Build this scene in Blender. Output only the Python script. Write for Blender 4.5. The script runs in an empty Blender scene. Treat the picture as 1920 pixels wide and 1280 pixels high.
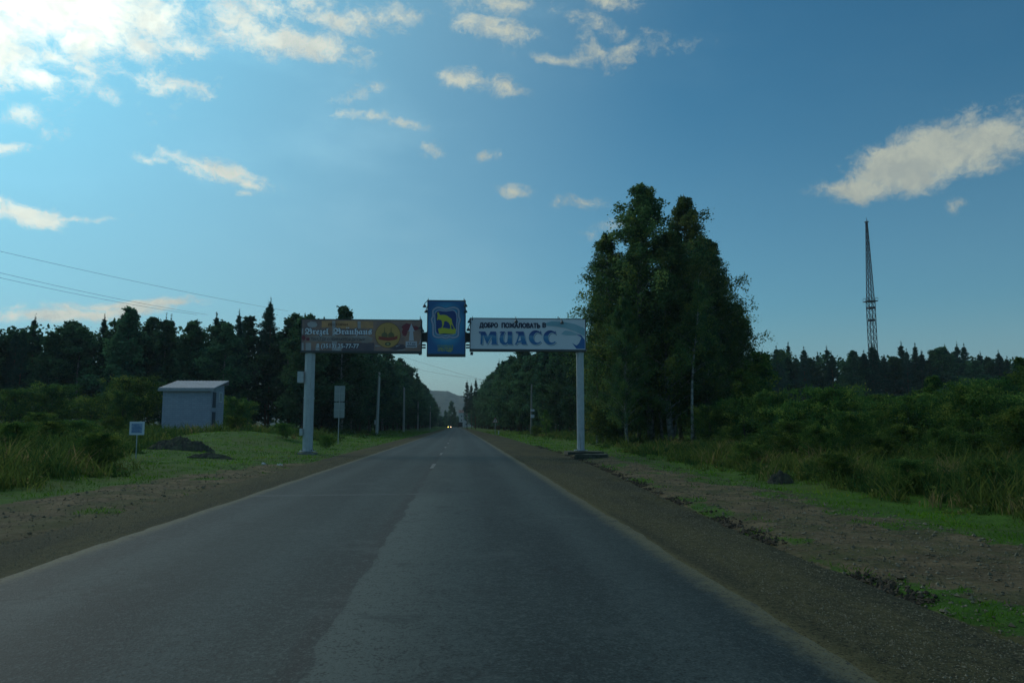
import bpy, math, random
import numpy as np
from mathutils import Vector, Matrix, Euler
from mathutils.geometry import tessellate_polygon
R = math.radians
rng = np.random.default_rng(7)
random.seed(7)
SC = bpy.context.scene
COL = SC.collection

# ------------------------------------------------------------------ camera
F = 1450.0
CAMZ = 1.5
YAW, PITCH = R(3.77), R(6.18)
cam_d = bpy.data.cameras.new('camera')
cam = bpy.data.objects.new('camera', cam_d)
COL.objects.link(cam)
cam.location = (0, 0, CAMZ)
cam.rotation_euler = (R(90) + PITCH, 0, -YAW)
cam_d.sensor_width = 36
cam_d.lens = F / 1920 * 36
cam_d.clip_start = 0.1
cam_d.clip_end = 12000
SC.camera = cam
CR = Euler(cam.rotation_euler).to_matrix()


def ray(px, py):
    return (CR @ Vector((px - 960, 640 - py, -F))).normalized()


def at(px, py, Y):
    d = ray(px, py)
    return Vector((0, 0, CAMZ)) + d * (Y / d.y)


# ------------------------------------------------------------------ view, world, sun
SC.view_settings.view_transform = 'Standard'
SC.view_settings.look = 'None'
SC.view_settings.exposure = -0.55
SC.view_settings.gamma = 1.0
SC.view_settings.use_curve_mapping = False
SUN_AZ, SUN_EL = R(-42), R(33)
SUN = Vector((math.sin(SUN_AZ) * math.cos(SUN_EL), math.cos(SUN_AZ) * math.cos(SUN_EL), math.sin(SUN_EL)))
sun_d = bpy.data.lights.new('sun', 'SUN')
sun_d.energy = 1.3
sun_d.angle = R(22)
sun_d.color = (1.0, 0.9, 0.74)
sun = bpy.data.objects.new('sun', sun_d)
COL.objects.link(sun)
sun.rotation_euler = SUN.to_track_quat('Z', 'Y').to_euler()

W = bpy.data.worlds.new('World')
SC.world = W
W.use_nodes = True
nt = W.node_tree
nt.nodes.clear()


class G:
    """small helper round a node tree"""
    def __init__(s, nt): s.nt = nt

    def n(s, t, **kw):
        o = s.nt.nodes.new(t)
        for k, v in kw.items(): setattr(o, k, v)
        return o

    def put(s, sock, v):
        if hasattr(v, 'is_output') or isinstance(v, bpy.types.NodeSocket): s.nt.links.new(v, sock)
        elif v is not None: sock.default_value = v

    def m(s, op, a, b=None, c=None, clamp=False):
        o = s.n('ShaderNodeMath', operation=op, use_clamp=clamp)
        s.put(o.inputs[0], a)
        if b is not None: s.put(o.inputs[1], b)
        if c is not None: s.put(o.inputs[2], c)
        return o.outputs[0]

    def vm(s, op, a, b=None, out=0):
        o = s.n('ShaderNodeVectorMath', operation=op)
        s.put(o.inputs[0], a)
        if b is not None: s.put(o.inputs[1], b)
        return o.outputs[out]

    def noise(s, vec, scale, detail=4, rough=0.55, color=False):
        o = s.n('ShaderNodeTexNoise')
        if vec is not None: s.put(o.inputs['Vector'], vec)
        o.inputs['Scale'].default_value = scale
        o.inputs['Detail'].default_value = detail
        o.inputs['Roughness'].default_value = rough
        return o.outputs[1 if color else 0]

    def mixc(s, f, a, b, blend='MIX'):
        o = s.n('ShaderNodeMix', data_type='RGBA', blend_type=blend)
        s.put(o.inputs[0], f)
        for sock, v in ((o.inputs[6], a), (o.inputs[7], b)):
            if isinstance(v, tuple): sock.default_value = (*v[:3], 1)
            else: s.put(sock, v)
        return o.outputs[2]

    def ramp(s, f, stops):
        o = s.n('ShaderNodeValToRGB')
        s.put(o.inputs[0], f)
        el = o.color_ramp.elements
        while len(el) < len(stops): el.new(0.5)
        for e, (p, c) in zip(el, stops):
            e.position = p
            e.color = (c, c, c, 1) if isinstance(c, (int, float)) else (*c, 1)
        return o.outputs[0]

    def smooth(s, f, a, b, lo=0.0, hi=1.0):
        o = s.n('ShaderNodeMapRange', interpolation_type='SMOOTHSTEP')
        s.put(o.inputs[0], f)
        o.inputs[1].default_value = a; o.inputs[2].default_value = b
        o.inputs[3].default_value = lo; o.inputs[4].default_value = hi
        return o.outputs[0]


g = G(nt)
tc = g.n('ShaderNodeTexCoord').outputs['Generated']
sky = g.n('ShaderNodeTexSky', sky_type='NISHITA')
sky.sun_disc = False
sky.sun_elevation = SUN_EL
sky.sun_rotation = SUN_AZ
sky.altitude = 300
sky.air_density = 1.0
sky.dust_density = 1.2
sky.ozone_density = 2.0
sep = g.n('ShaderNodeSeparateXYZ')
g.put(sep.inputs[0], tc)
az = g.m('ARCTAN2', sep.outputs[0], sep.outputs[1])
el = g.m('ARCSINE', sep.outputs[2])
X = g.m('MULTIPLY', az, g.m('COSINE', el))
comb = g.n('ShaderNodeCombineXYZ')
g.put(comb.inputs[0], X)
g.put(comb.inputs[1], el)
warp = g.vm('SCALE', g.vm('SUBTRACT', g.noise(tc, 9, 3, 0.6, True), (0.5, 0.5, 0.5)))
warp.node.inputs['Scale'].default_value = 0.035
P2 = g.vm('ADD', comb.outputs[0], warp)


def skyxy(px, py):
    d = ray(px, py)
    e = math.asin(d.z)
    return Vector((math.atan2(d.x, d.y) * math.cos(e), e))


CLOUDS = [  # centre px, py, half width, half height, tilt (deg, + is downwards to the right), weight
    (110, 30, 250, 85, 0, 1.45), (270, 85, 120, 34, 5, 1.0), (90, 120, 90, 24, 10, 0.9), (350, 85, 55, 25, 10, 0.9),
    (-80, 60, 160, 130, 0, 1.4), (60, 150, 60, 18, 12, 0.9), (150, 130, 50, 14, 8, 0.9), (15, 275, 40, 10, 0, 0.7), (440, 25, 95, 60, 20, 1.2), (560, 72, 110, 26, 12, 1.2), (640, 35, 90, 24, 12, 0.95),
    (775, 36, 40, 18, 0, 0.8), (930, 52, 60, 20, 10, 0.95), (945, 8, 90, 18, 0, 0.9), (1140, 8, 70, 18, 8, 0.95),
    (1130, 58, 70, 22, 20, 0.7), (1050, 102, 55, 14, 0, 0.9), (1175, 88, 75, 26, 0, 0.75), (868, 155, 48, 20, 5, 1.0),
    (945, 163, 38, 16, 0, 0.75), (190, 168, 70, 20, 22, 0.8), (30, 212, 50, 20, -8, 1.0), (0, 175, 40, 14, 0, 0.8), (320, 150, 80, 30, 20, 0.5),
    (680, 212, 45, 12, 0, 0.8), (665, 180, 50, 14, -20, 0.7), (395, 318, 105, 16, 17, 1.1), (460, 342, 40, 9, 12, 1.0),
    (455, 358, 25, 6, 0, 0.8), (285, 295, 50, 10, 8, 0.7), (25, 393, 105, 20, 14, 1.25), (145, 412, 80, 6, 0, 0.8),
    (160, 586, 160, 15, -2, 1.7), (230, 572, 140, 11, 0, 1.5), (20, 575, 60, 6, 0, 0.6), (330, 575, 60, 6, 0, .8), (765, 228, 30, 8, 10, 0.75), (805, 277, 25, 12, 0, 0.75),
    (905, 293, 22, 7, 0, 0.7), (967, 357, 28, 10, 0, 0.8), (1095, 378, 45, 13, 0, 0.9), (1150, 425, 45, 14, -8, 0.9),
    (1745, 295, 160, 48, -16, 1.9), (1620, 350, 100, 24, -3, 1.4), (1850, 262, 105, 40, -8, 1.5), (1780, 390, 14, 16, 0, 0.5)]
shape = None
for (px, py, rx, ry, rot, w) in CLOUDS:
    c = skyxy(px, py)
    cr, sr = math.cos(R(rot)), math.sin(R(rot))
    a = skyxy(px + rx * cr * .7, py + rx * sr * .7) - skyxy(px - rx * cr * .7, py - rx * sr * .7)
    b = skyxy(px - ry * sr, py + ry * cr) - skyxy(px + ry * sr, py - ry * cr)
    mp = g.n('ShaderNodeMapping', vector_type='TEXTURE')
    g.put(mp.inputs[0], P2)
    mp.inputs[1].default_value = (c.x, c.y, 0)
    mp.inputs[2].default_value = (0, 0, math.atan2(a.y, a.x))
    mp.inputs[3].default_value = (a.length / 1.4 * 1.35, b.length / 2 * 1.35, 1)
    ln = g.vm('LENGTH', mp.outputs[0], out=1)
    s_ = g.m('MULTIPLY_ADD', ln, -w, w)
    shape = s_ if shape is None else g.m('MAXIMUM', shape, s_)
# the clouds go on in the same loose way beyond the frame, high up
high = g.m('MULTIPLY', g.smooth(el, R(32), R(48)), g.m('SUBTRACT', g.noise(tc, 2.2, 3), 0.12))
high = g.m('ADD', high, g.smooth(el, R(30), R(36), -1.6, 0))
shape = g.m('MAXIMUM', g.m('MAXIMUM', shape, -1.6), high)
fw = g.vm('SCALE', g.vm('SUBTRACT', g.noise(tc, 28, 5, 0.6, True), (0.5, 0.5, 0.5)))
fw.node.inputs['Scale'].default_value = 0.045
fbm = g.noise(g.vm('MULTIPLY', g.vm('ADD', tc, fw), (1, 1, 1.7)), 15, 14, 0.70)
rid = g.m('ABSOLUTE', g.m('SUBTRACT', g.noise(g.vm('MULTIPLY', tc, (1, 1, 1.5)), 34, 9, 0.65), 0.5))
dn = g.m('MULTIPLY_ADD', g.m('SUBTRACT', fbm, 0.5), 3.9, shape)
dn = g.m('MULTIPLY_ADD', rid, -1.5, g.m('ADD', dn, 0.12))
dens = g.smooth(dn, 0.05, 1.25)
veil = g.m('MULTIPLY', g.smooth(g.noise(g.vm('MULTIPLY', tc, (1, 1, 2.5)), 3.2, 5, 0.6), 0.45, 0.85), 0.22)
sd = g.vm('DOT_PRODUCT', tc, tuple(SUN), out=1)
veil = g.m('MULTIPLY', veil, g.smooth(sd, .5, .95, .10, 1.8))
thin = g.smooth(sd, .58, .97, .0, .50)
glow = g.m('POWER', g.m('MAXIMUM', sd, 0), 9)
ccol = g.mixc(glow, (0.66, 0.72, 0.62), (2.1, 2.25, 2.0))
ccol = g.mixc(g.smooth(g.noise(g.vm('ADD', tc, fw), 20, 8, .65), 0.38, 0.68, 0, 0.55), ccol, g.mixc(glow, (0.36, 0.45, 0.48), (1.0, 1.2, 1.25)))
skyc = g.mixc(1.0, sky.outputs[0], (0.37, 0.98, 1.10), 'MULTIPLY')
hz_ = g.m('MULTIPLY', g.smooth(el, R(26), R(2)), g.smooth(sd, .45, .85, .22, .42))
skyc = g.mixc(hz_, skyc, (4.6, 7.0, 7.9))
skyc = g.mixc(g.smooth(el, R(9), R(0), 0, .75), skyc, g.mixc(g.smooth(sd, .5, .8), (4.2, 6.0, 6.6), (6.6, 7.6, 6.4)))
skyc = g.mixc(g.m('ADD', thin, veil, clamp=True), skyc, g.mixc(glow, (4.8, 7.9, 9.3), (4.6, 14, 20)))
bg1 = g.n('ShaderNodeBackground'); g.put(bg1.inputs[0], skyc); bg1.inputs[1].default_value = 0.10
bg2 = g.n('ShaderNodeBackground'); g.put(bg2.inputs[0], ccol); bg2.inputs[1].default_value = 1.0
mx = g.n('ShaderNodeMixShader')
g.put(mx.inputs[0], dens); g.put(mx.inputs[1], bg1.outputs[0]); g.put(mx.inputs[2], bg2.outputs[0])
wo = g.n('ShaderNodeOutputWorld')
g.put(wo.inputs[0], mx.outputs[0])
W.cycles.sampling_method = 'MANUAL'
W.cycles.sample_map_resolution = 512
SC.cycles.volume_bounces = 0
SC.cycles.max_bounces = 6
SC.cycles.transparent_max_bounces = 8


# ------------------------------------------------------------------ helpers
def tag(o, label=None, cat=None, group=None, kind=None):
    if label: o['label'] = label
    if cat: o['category'] = cat
    if group: o['group'] = group
    if kind: o['kind'] = kind
    return o


def empty(name, loc, label=None, cat=None, group=None, rz=0):
    o = bpy.data.objects.new(name, None)
    COL.objects.link(o)
    o.empty_display_size = 0.2
    o.location = loc
    o.rotation_euler = (0, 0, rz)
    return tag(o, label, cat, group)


def npmesh(name, V, Fc, k, mats=(), mi=None, attrs=None, smooth=False):
    """V (n,3); Fc (m,k) faces all with k corners"""
    me = bpy.data.meshes.new(name)
    V = np.asarray(V, np.float32); Fc = np.asarray(Fc, np.int32)
    me.vertices.add(len(V)); me.vertices.foreach_set('co', V.ravel())
    me.loops.add(Fc.size); me.loops.foreach_set('vertex_index', Fc.ravel())
    me.polygons.add(len(Fc))
    me.polygons.foreach_set('loop_start', np.arange(0, Fc.size, k, dtype=np.int32))
    me.polygons.foreach_set('loop_total', np.full(len(Fc), k, np.int32))
    if mi is not None: me.polygons.foreach_set('material_index', np.asarray(mi, np.int32))
    me.polygons.foreach_set('use_smooth', np.full(len(Fc), smooth))
    for m_ in mats: me.materials.append(m_)
    for nm, (dom, arr) in (attrs or {}).items():
        a = me.attributes.new(nm, 'FLOAT', dom)
        a.data.foreach_set('value', np.asarray(arr, np.float32).ravel())
    me.update(calc_edges=True)
    return me


def link(name, me, parent=None, loc=(0, 0, 0)):
    o = bpy.data.objects.new(name, me)
    COL.objects.link(o)
    o.location = loc
    if parent: o.parent = parent
    return o


class MB:
    """collects polygons for one object"""
    def __init__(s): s.v, s.f = [], []

    def poly(s, pts):
        b = len(s.v); s.v += [tuple(p) for p in pts]; s.f.append(tuple(range(b, b + len(pts))))

    def box(s, x0, x1, y0, y1, z0, z1, bev=0.0):
        if bev:
            return s.prism([(x0 + bev, y0), (x1 - bev, y0), (x1, y0 + bev), (x1, y1 - bev), (x1 - bev, y1), (x0 + bev, y1), (x0, y1 - bev), (x0, y0 + bev)], z0, z1)
        b = len(s.v)
        s.v += [(x, y, z) for z in (z0, z1) for y in (y0, y1) for x in (x0, x1)]
        for q in ((0, 2, 3, 1), (4, 5, 7, 6), (0, 1, 5, 4), (2, 6, 7, 3), (0, 4, 6, 2), (1, 3, 7, 5)):
            s.f.append(tuple(b + i for i in q))

    def prism(s, xy, z0, z1):
        b = len(s.v); n = len(xy)
        s.v += [(x, y, z0) for x, y in xy] + [(x, y, z1) for x, y in xy]
        s.f.append(tuple(b + i for i in range(n - 1, -1, -1))); s.f.append(tuple(b + n + i for i in range(n)))
        for i in range(n):
            j = (i + 1) % n
            s.f.append((b + i, b + j, b + n + j, b + n + i))

    def tube(s, pts, rad, n=6, cap=True):
        pts = [Vector(p) for p in pts]
        if not hasattr(rad, '__len__'): rad = [rad] * len(pts)
        b = len(s.v)
        for i, p in enumerate(pts):
            d = (pts[min(i + 1, len(pts) - 1)] - pts[max(i - 1, 0)]).normalized()
            u = d.cross(Vector((0, 1, 0.02)) if abs(d.y) < .9 else Vector((1, 0, 0))).normalized()
            w = d.cross(u)
            for k in range(n):
                a = 2 * math.pi * k / n
                s.v.append(tuple(p + (u * math.cos(a) + w * math.sin(a)) * rad[i]))
        for i in range(len(pts) - 1):
            for k in range(n):
                j = (k + 1) % n
                s.f.append((b + i * n + k, b + i * n + j, b + (i + 1) * n + j, b + (i + 1) * n + k))
        if cap:
            s.f.append(tuple(b + k for k in range(n - 1, -1, -1)))
            e = b + (len(pts) - 1) * n
            s.f.append(tuple(e + k for k in range(n)))

    def build(s, name, mat, parent=None, loc=(0, 0, 0), smooth=False):
        me = bpy.data.meshes.new(name)
        me.from_pydata(s.v, [], s.f)
        me.materials.append(mat)
        if smooth: me.shade_smooth()
        me.update()
        return link(name, me, parent, loc)


def mat(name, col, rough=0.7, metal=0.0, noise=None, bump=0.0, bscale=30, spec=0.5, emit=None):
    m_ = bpy.data.materials.new(name); m_.use_nodes = True
    gg = G(m_.node_tree)
    b = m_.node_tree.nodes['Principled BSDF']
    b.inputs['Roughness'].default_value = rough
    b.inputs['Metallic'].default_value = metal
    b.inputs['Specular IOR Level'].default_value = spec
    co = gg.n('ShaderNodeTexCoord').outputs['Object']
    if noise:
        sc_, amt, col2 = noise
        f = gg.smooth(gg.noise(co, sc_, 6, 0.6), 0.35, 0.7, 0, amt)
        gg.put(b.inputs['Base Color'], gg.mixc(f, col, col2))
    else: b.inputs['Base Color'].default_value = (*col, 1)
    if bump:
        bp = gg.n('ShaderNodeBump'); bp.inputs['Strength'].default_value = bump
        bp.inputs['Distance'].default_value = 0.02
        gg.put(bp.inputs['Height'], gg.noise(co, bscale, 5)); gg.put(b.inputs['Normal'], bp.outputs[0])
    if emit:
        b.inputs['Emission Color'].default_value = (*emit[0], 1); b.inputs['Emission Strength'].default_value = emit[1]
    return m_


def leafmat(name, c0, c1, c2=None, trans=0.3, rvar=0.35):
    """leaf colour runs from c0 to c1 by the leaf's own 'tint'; every plant differs a little"""
    m_ = bpy.data.materials.new(name); m_.use_nodes = True
    t = m_.node_tree; t.nodes.clear(); gg = G(t)
    at_ = gg.n('ShaderNodeAttribute', attribute_name='tint').outputs['Fac']
    oi = gg.n('ShaderNodeObjectInfo').outputs['Random']
    c = gg.mixc(at_, c0, c1)
    if c2: c = gg.mixc(gg.smooth(at_, 0.8, 1.0), c, c2)
    v = gg.m('MULTIPLY_ADD', oi, rvar, 1 - rvar / 2)
    hs = gg.n('ShaderNodeHueSaturation')
    gg.put(hs.inputs['Value'], v); gg.put(hs.inputs['Hue'], gg.m('MULTIPLY_ADD', oi, 0.03, 0.485))
    gg.put(hs.inputs['Color'], c)
    d = gg.n('ShaderNodeBsdfDiffuse'); gg.put(d.inputs[0], hs.outputs[0])
    tr = gg.n('ShaderNodeBsdfTranslucent'); gg.put(tr.inputs[0], hs.outputs[0])
    mx_ = gg.n('ShaderNodeMixShader'); mx_.inputs[0].default_value = trans
    gg.put(mx_.inputs[1], d.outputs[0]); gg.put(mx_.inputs[2], tr.outputs[0])
    o = gg.n('ShaderNodeOutputMaterial'); gg.put(o.inputs[0], mx_.outputs[0])
    return m_


# ------------------------------------------------------------------ ground shape
def bend(y): return -2.0 * (np.maximum(y, 0) / 400.0) ** 2


_nz = [(rng.uniform(0, 6.28), rng.normal(size=2)) for _ in range(24)]


def wob(x, y, lam, k0=0, n=6):
    s = 0
    for ph, d in _nz[k0:k0 + n]:
        d = d / (np.hypot(*d) + 1e-6)
        f = 6.283 / (lam * (0.6 + 0.8 * ((ph * 7.3) % 1)))
        s = s + np.sin((x * d[0] + y * d[1]) * f + ph)
    return s / n


def sst(x, a, b):
    t = np.clip((x - a) / (b - a), 0, 1)
    return t * t * (3 - 2 * t)


def sh_right(y): return np.interp(y, [-10, 4, 10, 30, 42, 95, 200, 500], [4.0, 4.02, 4.05, 5.2, 5.6, 6.0, 5.5, 5.0])
def sh_left(y): return np.interp(y, [-10, 10, 26, 45, 100, 500], [-6.0, -6.0, -6.1, -6.4, -6.6, -6.0])


def H(x, y):
    x = np.asarray(x, float); y = np.asarray(y, float)
    u = x - bend(y)
    out = np.where(u > 0, u - sh_right(y), sh_left(y) - u)
    h = np.where(out < 0, -0.16, -0.10 + 0.05 * sst(out, 0, .6))
    rough = sst(out, 0.0, 2.5)
    h = h + rough * (0.05 * wob(x, y, 2.2) + 0.09 * wob(x, y, 9, 6)) + 0.02 * sst(out, 0, .4) * wob(x, y, .7, 12)
    L = np.where(u < 0, -u, 0)
    h = h + sst(L, 9, 16) * 0.30 + sst(L, 20, 50) * 0.75
    h = h + 0.75 * np.exp(-((x + 17) ** 2 / 30 + (y - 62) ** 2 / 90)) + .35 * np.exp(-((x + 27) ** 2 / 90 + (y - 70) ** 2 / 60))
    Rr = np.where(u > 0, u, 0)
    h = h + sst(Rr, 8, 12) * 0.22 + sst(Rr, 14, 40) * 0.6
    far = np.hypot(x, y)
    h = h + sst(far, 150, 900) * 1.2 * np.abs(u) / (np.abs(u) + 60)
    return h


def grassiness(x, y):
    """0 bare earth .. 1 grass"""
    u = x - bend(y)
    nz = 0.5 * wob(x, y, 1.6, 3) + 0.6 * wob(x, y, 5, 9)
    r = sst(u + nz * 1.3, 6.6, 7.7)
    r = np.maximum(r, sst(y + nz * 9 + (u - 6) * 1.5, 38, 56))
    r = np.maximum(r, 0.75 * sst(u - sh_right(y), 0.05, .2) * (1 - sst(u - sh_right(y), .5, .9)) * sst(wob(x, y, 2.1, 14), .0, .35))
    r = np.maximum(r, 0.8 * sst(wob(x, y, 2.1, 2) + .5 * wob(x, y, .9, 6), .33, .5))
    l = sst(-u + nz * 1.0, 8.3, 9.3)
    l = np.maximum(l, sst(y + nz * 6 + (-u - 6) * 3.5, 30, 40))
    l = np.maximum(l, 0.7 * sst(wob(x, y, 2.7, 5), .35, .5))
    gz = np.where(u > 0, r, l)
    inside = (u < sh_right(y)) & (u > sh_left(y))
    return np.where(inside, 0, gz)


def axis(lo, hi, fine, grow):
    a = [0.0]
    while a[-1] < hi: a.append(a[-1] + max(fine, grow * (a[-1] - 12)))
    b = [0.0]
    while b[-1] > lo: b.append(b[-1] - max(fine, grow * (-b[-1] - 12)))
    return np.array(b[::-1][:-1] + a)


xs = axis(-2600, 2600, 0.28, 0.06)
ys = [-12.0]
while ys[-1] < 3300: ys.append(ys[-1] + max(0.25, 0.022 * (ys[-1] - 6)))
ys = np.array(ys)
GX, GY = np.meshgrid(xs, ys)
gx, gy = GX.ravel(), GY.ravel()
nx, ny = len(xs), len(ys)
idx = np.arange(nx * ny).reshape(ny, nx)
Fq = np.stack([idx[:-1, :-1], idx[:-1, 1:], idx[1:, 1:], idx[1:, :-1]], -1).reshape(-1, 4)

# ground material
m_ground = bpy.data.materials.new('ground_soil'); m_ground.use_nodes = True
gg = G(m_ground.node_tree); b = m_ground.node_tree.nodes['Principled BSDF']
pos = gg.n('ShaderNodeNewGeometry').outputs['Position']
ga = gg.n('ShaderNodeAttribute', attribute_name='grass').outputs['Fac']
n1 = gg.noise(pos, 1.3, 8, 0.65); n2 = gg.noise(pos, 14, 8, 0.7); n3 = gg.noise(pos, .25, 4)
soil = gg.mixc(gg.smooth(n1, .35, .68), (0.090, 0.070, 0.036), (0.200, 0.150, 0.080))
soil = gg.mixc(gg.smooth(n2, .45, .75, 0, .8), soil, (0.26, 0.215, 0.155))
soil = gg.mixc(gg.smooth(gg.noise(pos, 6, 6, .7), .55, .72, 0, .7), soil, (0.05, 0.045, 0.03))
soil = gg.mixc(gg.smooth(gg.noise(pos, .8, 9, .72), .44, .60, 0, .65), soil, (0.058, 0.078, 0.024))
gr = gg.mixc(gg.smooth(n1, .3, .7), (0.035, 0.090, 0.014), (0.075, 0.165, 0.020))
gr = gg.mixc(gg.smooth(n3, .4, .7, 0, .5), gr, (0.10, 0.10, 0.035))
msk = gg.smooth(gg.m('MULTIPLY_ADD', gg.m('SUBTRACT', gg.noise(pos, 5, 8, .7), .5), 1.3, ga), .42, .62)
gg.put(b.inputs['Base Color'], gg.mixc(msk, soil, gr)); b.inputs['Roughness'].default_value = 0.95
b.inputs['Specular IOR Level'].default_value = 0.15
bp = gg.n('ShaderNodeBump'); bp.inputs['Strength'].default_value = 0.9; bp.inputs['Distance'].default_value = 0.06
gg.put(bp.inputs['Height'], gg.m('ADD', n2, gg.m('MULTIPLY', n1, 1.5))); gg.put(b.inputs['Normal'], bp.outputs[0])
me = npmesh('ground', np.stack([gx, gy, H(gx, gy)], 1), Fq, 4, [m_ground], attrs={'grass': ('POINT', grassiness(gx, gy))}, smooth=True)
tag(link('ground', me), kind='structure')


# road and shoulders
def strip(name, lats, zf, m_, y0=-12, y1=640):
    yy = [y0]
    while yy[-1] < y1: yy.append(yy[-1] + max(0.22, 0.02 * (yy[-1])))
    yy = np.array(yy)
    la = np.stack([(l(yy) if callable(l) else np.full_like(yy, l)) for l in lats], 1)
    X_ = la + bend(yy)[:, None]; Y_ = np.repeat(yy[:, None], len(lats), 1)
    Z_ = zf(la, Y_)
    id_ = np.arange(la.size).reshape(la.shape)
    f_ = np.stack([id_[:-1, :-1], id_[:-1, 1:], id_[1:, 1:], id_[1:, :-1]], -1).reshape(-1, 4)
    me = npmesh(name, np.stack([X_.ravel(), Y_.ravel(), Z_.ravel()], 1), f_, 4, [m_], attrs={'lat': ('POINT', la.ravel())}, smooth=True)
    return tag(link(name, me), kind='structure')


def road_mat(name, kind):
    m_ = bpy.data.materials.new(name); m_.use_nodes = True
    gg = G(m_.node_tree); b = m_.node_tree.nodes['Principled BSDF']
    pos = gg.n('ShaderNodeNewGeometry').outputs['Position']
    la = gg.n('ShaderNodeAttribute', attribute_name='lat').outputs['Fac']
    fine = gg.noise(pos, 55, 4, .75); mid = gg.noise(pos, 7, 6, .65); big = gg.noise(gg.vm('MULTIPLY', pos, (1, .18, 1)), .9, 5, .6)
    grit = gg.m('ADD', gg.m('MULTIPLY', gg.noise(pos, 48, 2, .6), .6), gg.m('MULTIPLY', gg.noise(pos, 15, 3, .7), .4))
    if kind == 'asphalt':
        c = gg.mixc(gg.smooth(big, .3, .7), (0.008, 0.018, 0.018), (0.024, 0.040, 0.037))
        # wheel tracks polished a little lighter; a bluish reflection is painted into them too
        for cc in (-3.5, -1.9, 0.0, 1.55):
            d = gg.m('ABSOLUTE', gg.m('SUBTRACT', gg.m('ADD', la, gg.m('MULTIPLY', gg.m('SUBTRACT', big, .5), .5)), cc))
            c = gg.mixc(gg.smooth(d, .05, .5, .62, 0), c, (0.044, 0.064, 0.061))
        # newer lane right of the long joint is a little greyer
        lw = gg.m('ADD', la, gg.m('MULTIPLY', gg.m('SUBTRACT', gg.noise(pos, .9, 7, .62), .5), .34))
        ysep = gg.n('ShaderNodeSeparateXYZ'); gg.put(ysep.inputs[0], pos); nearj = gg.smooth(ysep.outputs[1], 15.5, 18, 1, .25)
        d = gg.m('SUBTRACT', lw, -0.95)
        c = gg.mixc(gg.m('MULTIPLY', gg.smooth(d, 0, .02), gg.m('MULTIPLY', nearj, gg.smooth(d, .25, 1.15, .95, 0))), c, (0.068, 0.090, 0.082))
        c = gg.mixc(gg.smooth(gg.m('ABSOLUTE', gg.m('ADD', d, .08)), .0, .15, .85, 0), c, (0.010, 0.014, 0.014))
        # old transverse joint
        tj = gg.m('ABSOLUTE', gg.m('SUBTRACT', gg.m('ADD', gg.n('ShaderNodeSeparateXYZ').outputs[1], 0), 17))
        m_.node_tree.links.new(pos, tj.node.inputs[0].links[0].from_node.inputs[0].links[0].from_node.inputs[0].links[0].from_node.inputs[0])
        c = gg.mixc(gg.m('MULTIPLY', gg.smooth(tj, .05, .25, .6, 0), gg.smooth(la, -.9, -.7, 1, 0)), c, (0.09, 0.10, 0.10))
        # dust blown in from both edges
        e1 = gg.smooth(gg.m('ADD', la, gg.m('MULTIPLY', gg.m('SUBTRACT', mid, .5), .35)), 2.12, 2.42)
        e2 = gg.smooth(gg.m('SUBTRACT', gg.m('MULTIPLY', gg.m('SUBTRACT', mid, .5), .3), la), 4.22, 4.48)
        c = gg.mixc(gg.m('MULTIPLY', gg.m('MAXIMUM', e1, e2), .75), c, (0.155, 0.138, 0.064))
        c = gg.mixc(gg.smooth(grit, .51, .62, 0, .65), c, (0.075, 0.095, 0.09))
        c = gg.mixc(gg.smooth(grit, .38, .485, .85, 0), c, (0.006, 0.010, 0.010))
        vo = gg.n('ShaderNodeTexVoronoi', feature='DISTANCE_TO_EDGE'); vo.inputs['Scale'].default_value = .55
        gg.put(vo.inputs['Vector'], gg.vm('ADD', gg.vm('MULTIPLY', pos, (1, .6, 1)), gg.noise(pos, 1.6, 6, .6, True)))
        ck = gg.m('MULTIPLY', gg.smooth(vo.outputs['Distance'], .004, .016, 1, 0), gg.smooth(gg.noise(pos, .35, 3), .50, .60, 0, .7))
        c = gg.mixc(ck, c, (0.008, 0.011, 0.011))
        c = gg.mixc(gg.smooth(gg.noise(pos, 1.1, 9, .7), .56, .66, 0, .6), c, (0.014, 0.022, 0.022))
        c = gg.mixc(gg.smooth(gg.noise(gg.vm('ADD', pos, (40, 9, 3)), .8, 9, .7), .56, .68, 0, .5), c, (0.060, 0.078, 0.074))
        rough = .72
    else:
        c = gg.mixc(gg.smooth(mid, .3, .7), (0.058, 0.058, 0.026), (0.105, 0.094, 0.042))
        c = gg.mixc(gg.smooth(big, .42, .62, 0, .7), c, (0.040, 0.042, 0.026))
        e1 = gg.smooth(gg.m('ADD', la, gg.m('MULTIPLY', gg.m('SUBTRACT', mid, .5), .3)), 2.42, 2.62, .8, 0)
        e1 = gg.m('MULTIPLY', e1, gg.smooth(la, 0, .1))
        c = gg.mixc(e1, c, (0.165, 0.146, 0.068))
        e2 = gg.m('MULTIPLY', gg.smooth(gg.m('SUBTRACT', 0, la), 4.4, 4.75, .7, 0), gg.smooth(la, -.1, 0, 1, 0))
        c = gg.mixc(e2, c, (0.10, 0.09, 0.048))
        c = gg.mixc(gg.smooth(grit, .51, .62, 0, .75), c, (0.125, 0.112, 0.062))
        c = gg.mixc(gg.smooth(grit, .38, .485, .85, 0), c, (0.018, 0.017, 0.011))
        rough = .9
    gg.put(b.inputs['Base Color'], c)
    b.inputs['Roughness'].default_value = rough
    b.inputs['Specular IOR Level'].default_value = 0.25 if kind == 'asphalt' else .12
    bp = gg.n('ShaderNodeBump'); bp.inputs['Strength'].default_value = 0.55 if kind == 'asphalt' else .9
    bp.inputs['Distance'].default_value = 0.012 if kind == 'asphalt' else .03
    gg.put(bp.inputs['Height'], gg.m('ADD', grit, gg.m('MULTIPLY', fine, .5))); gg.put(b.inputs['Normal'], bp.outputs[0])
    return m_


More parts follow.
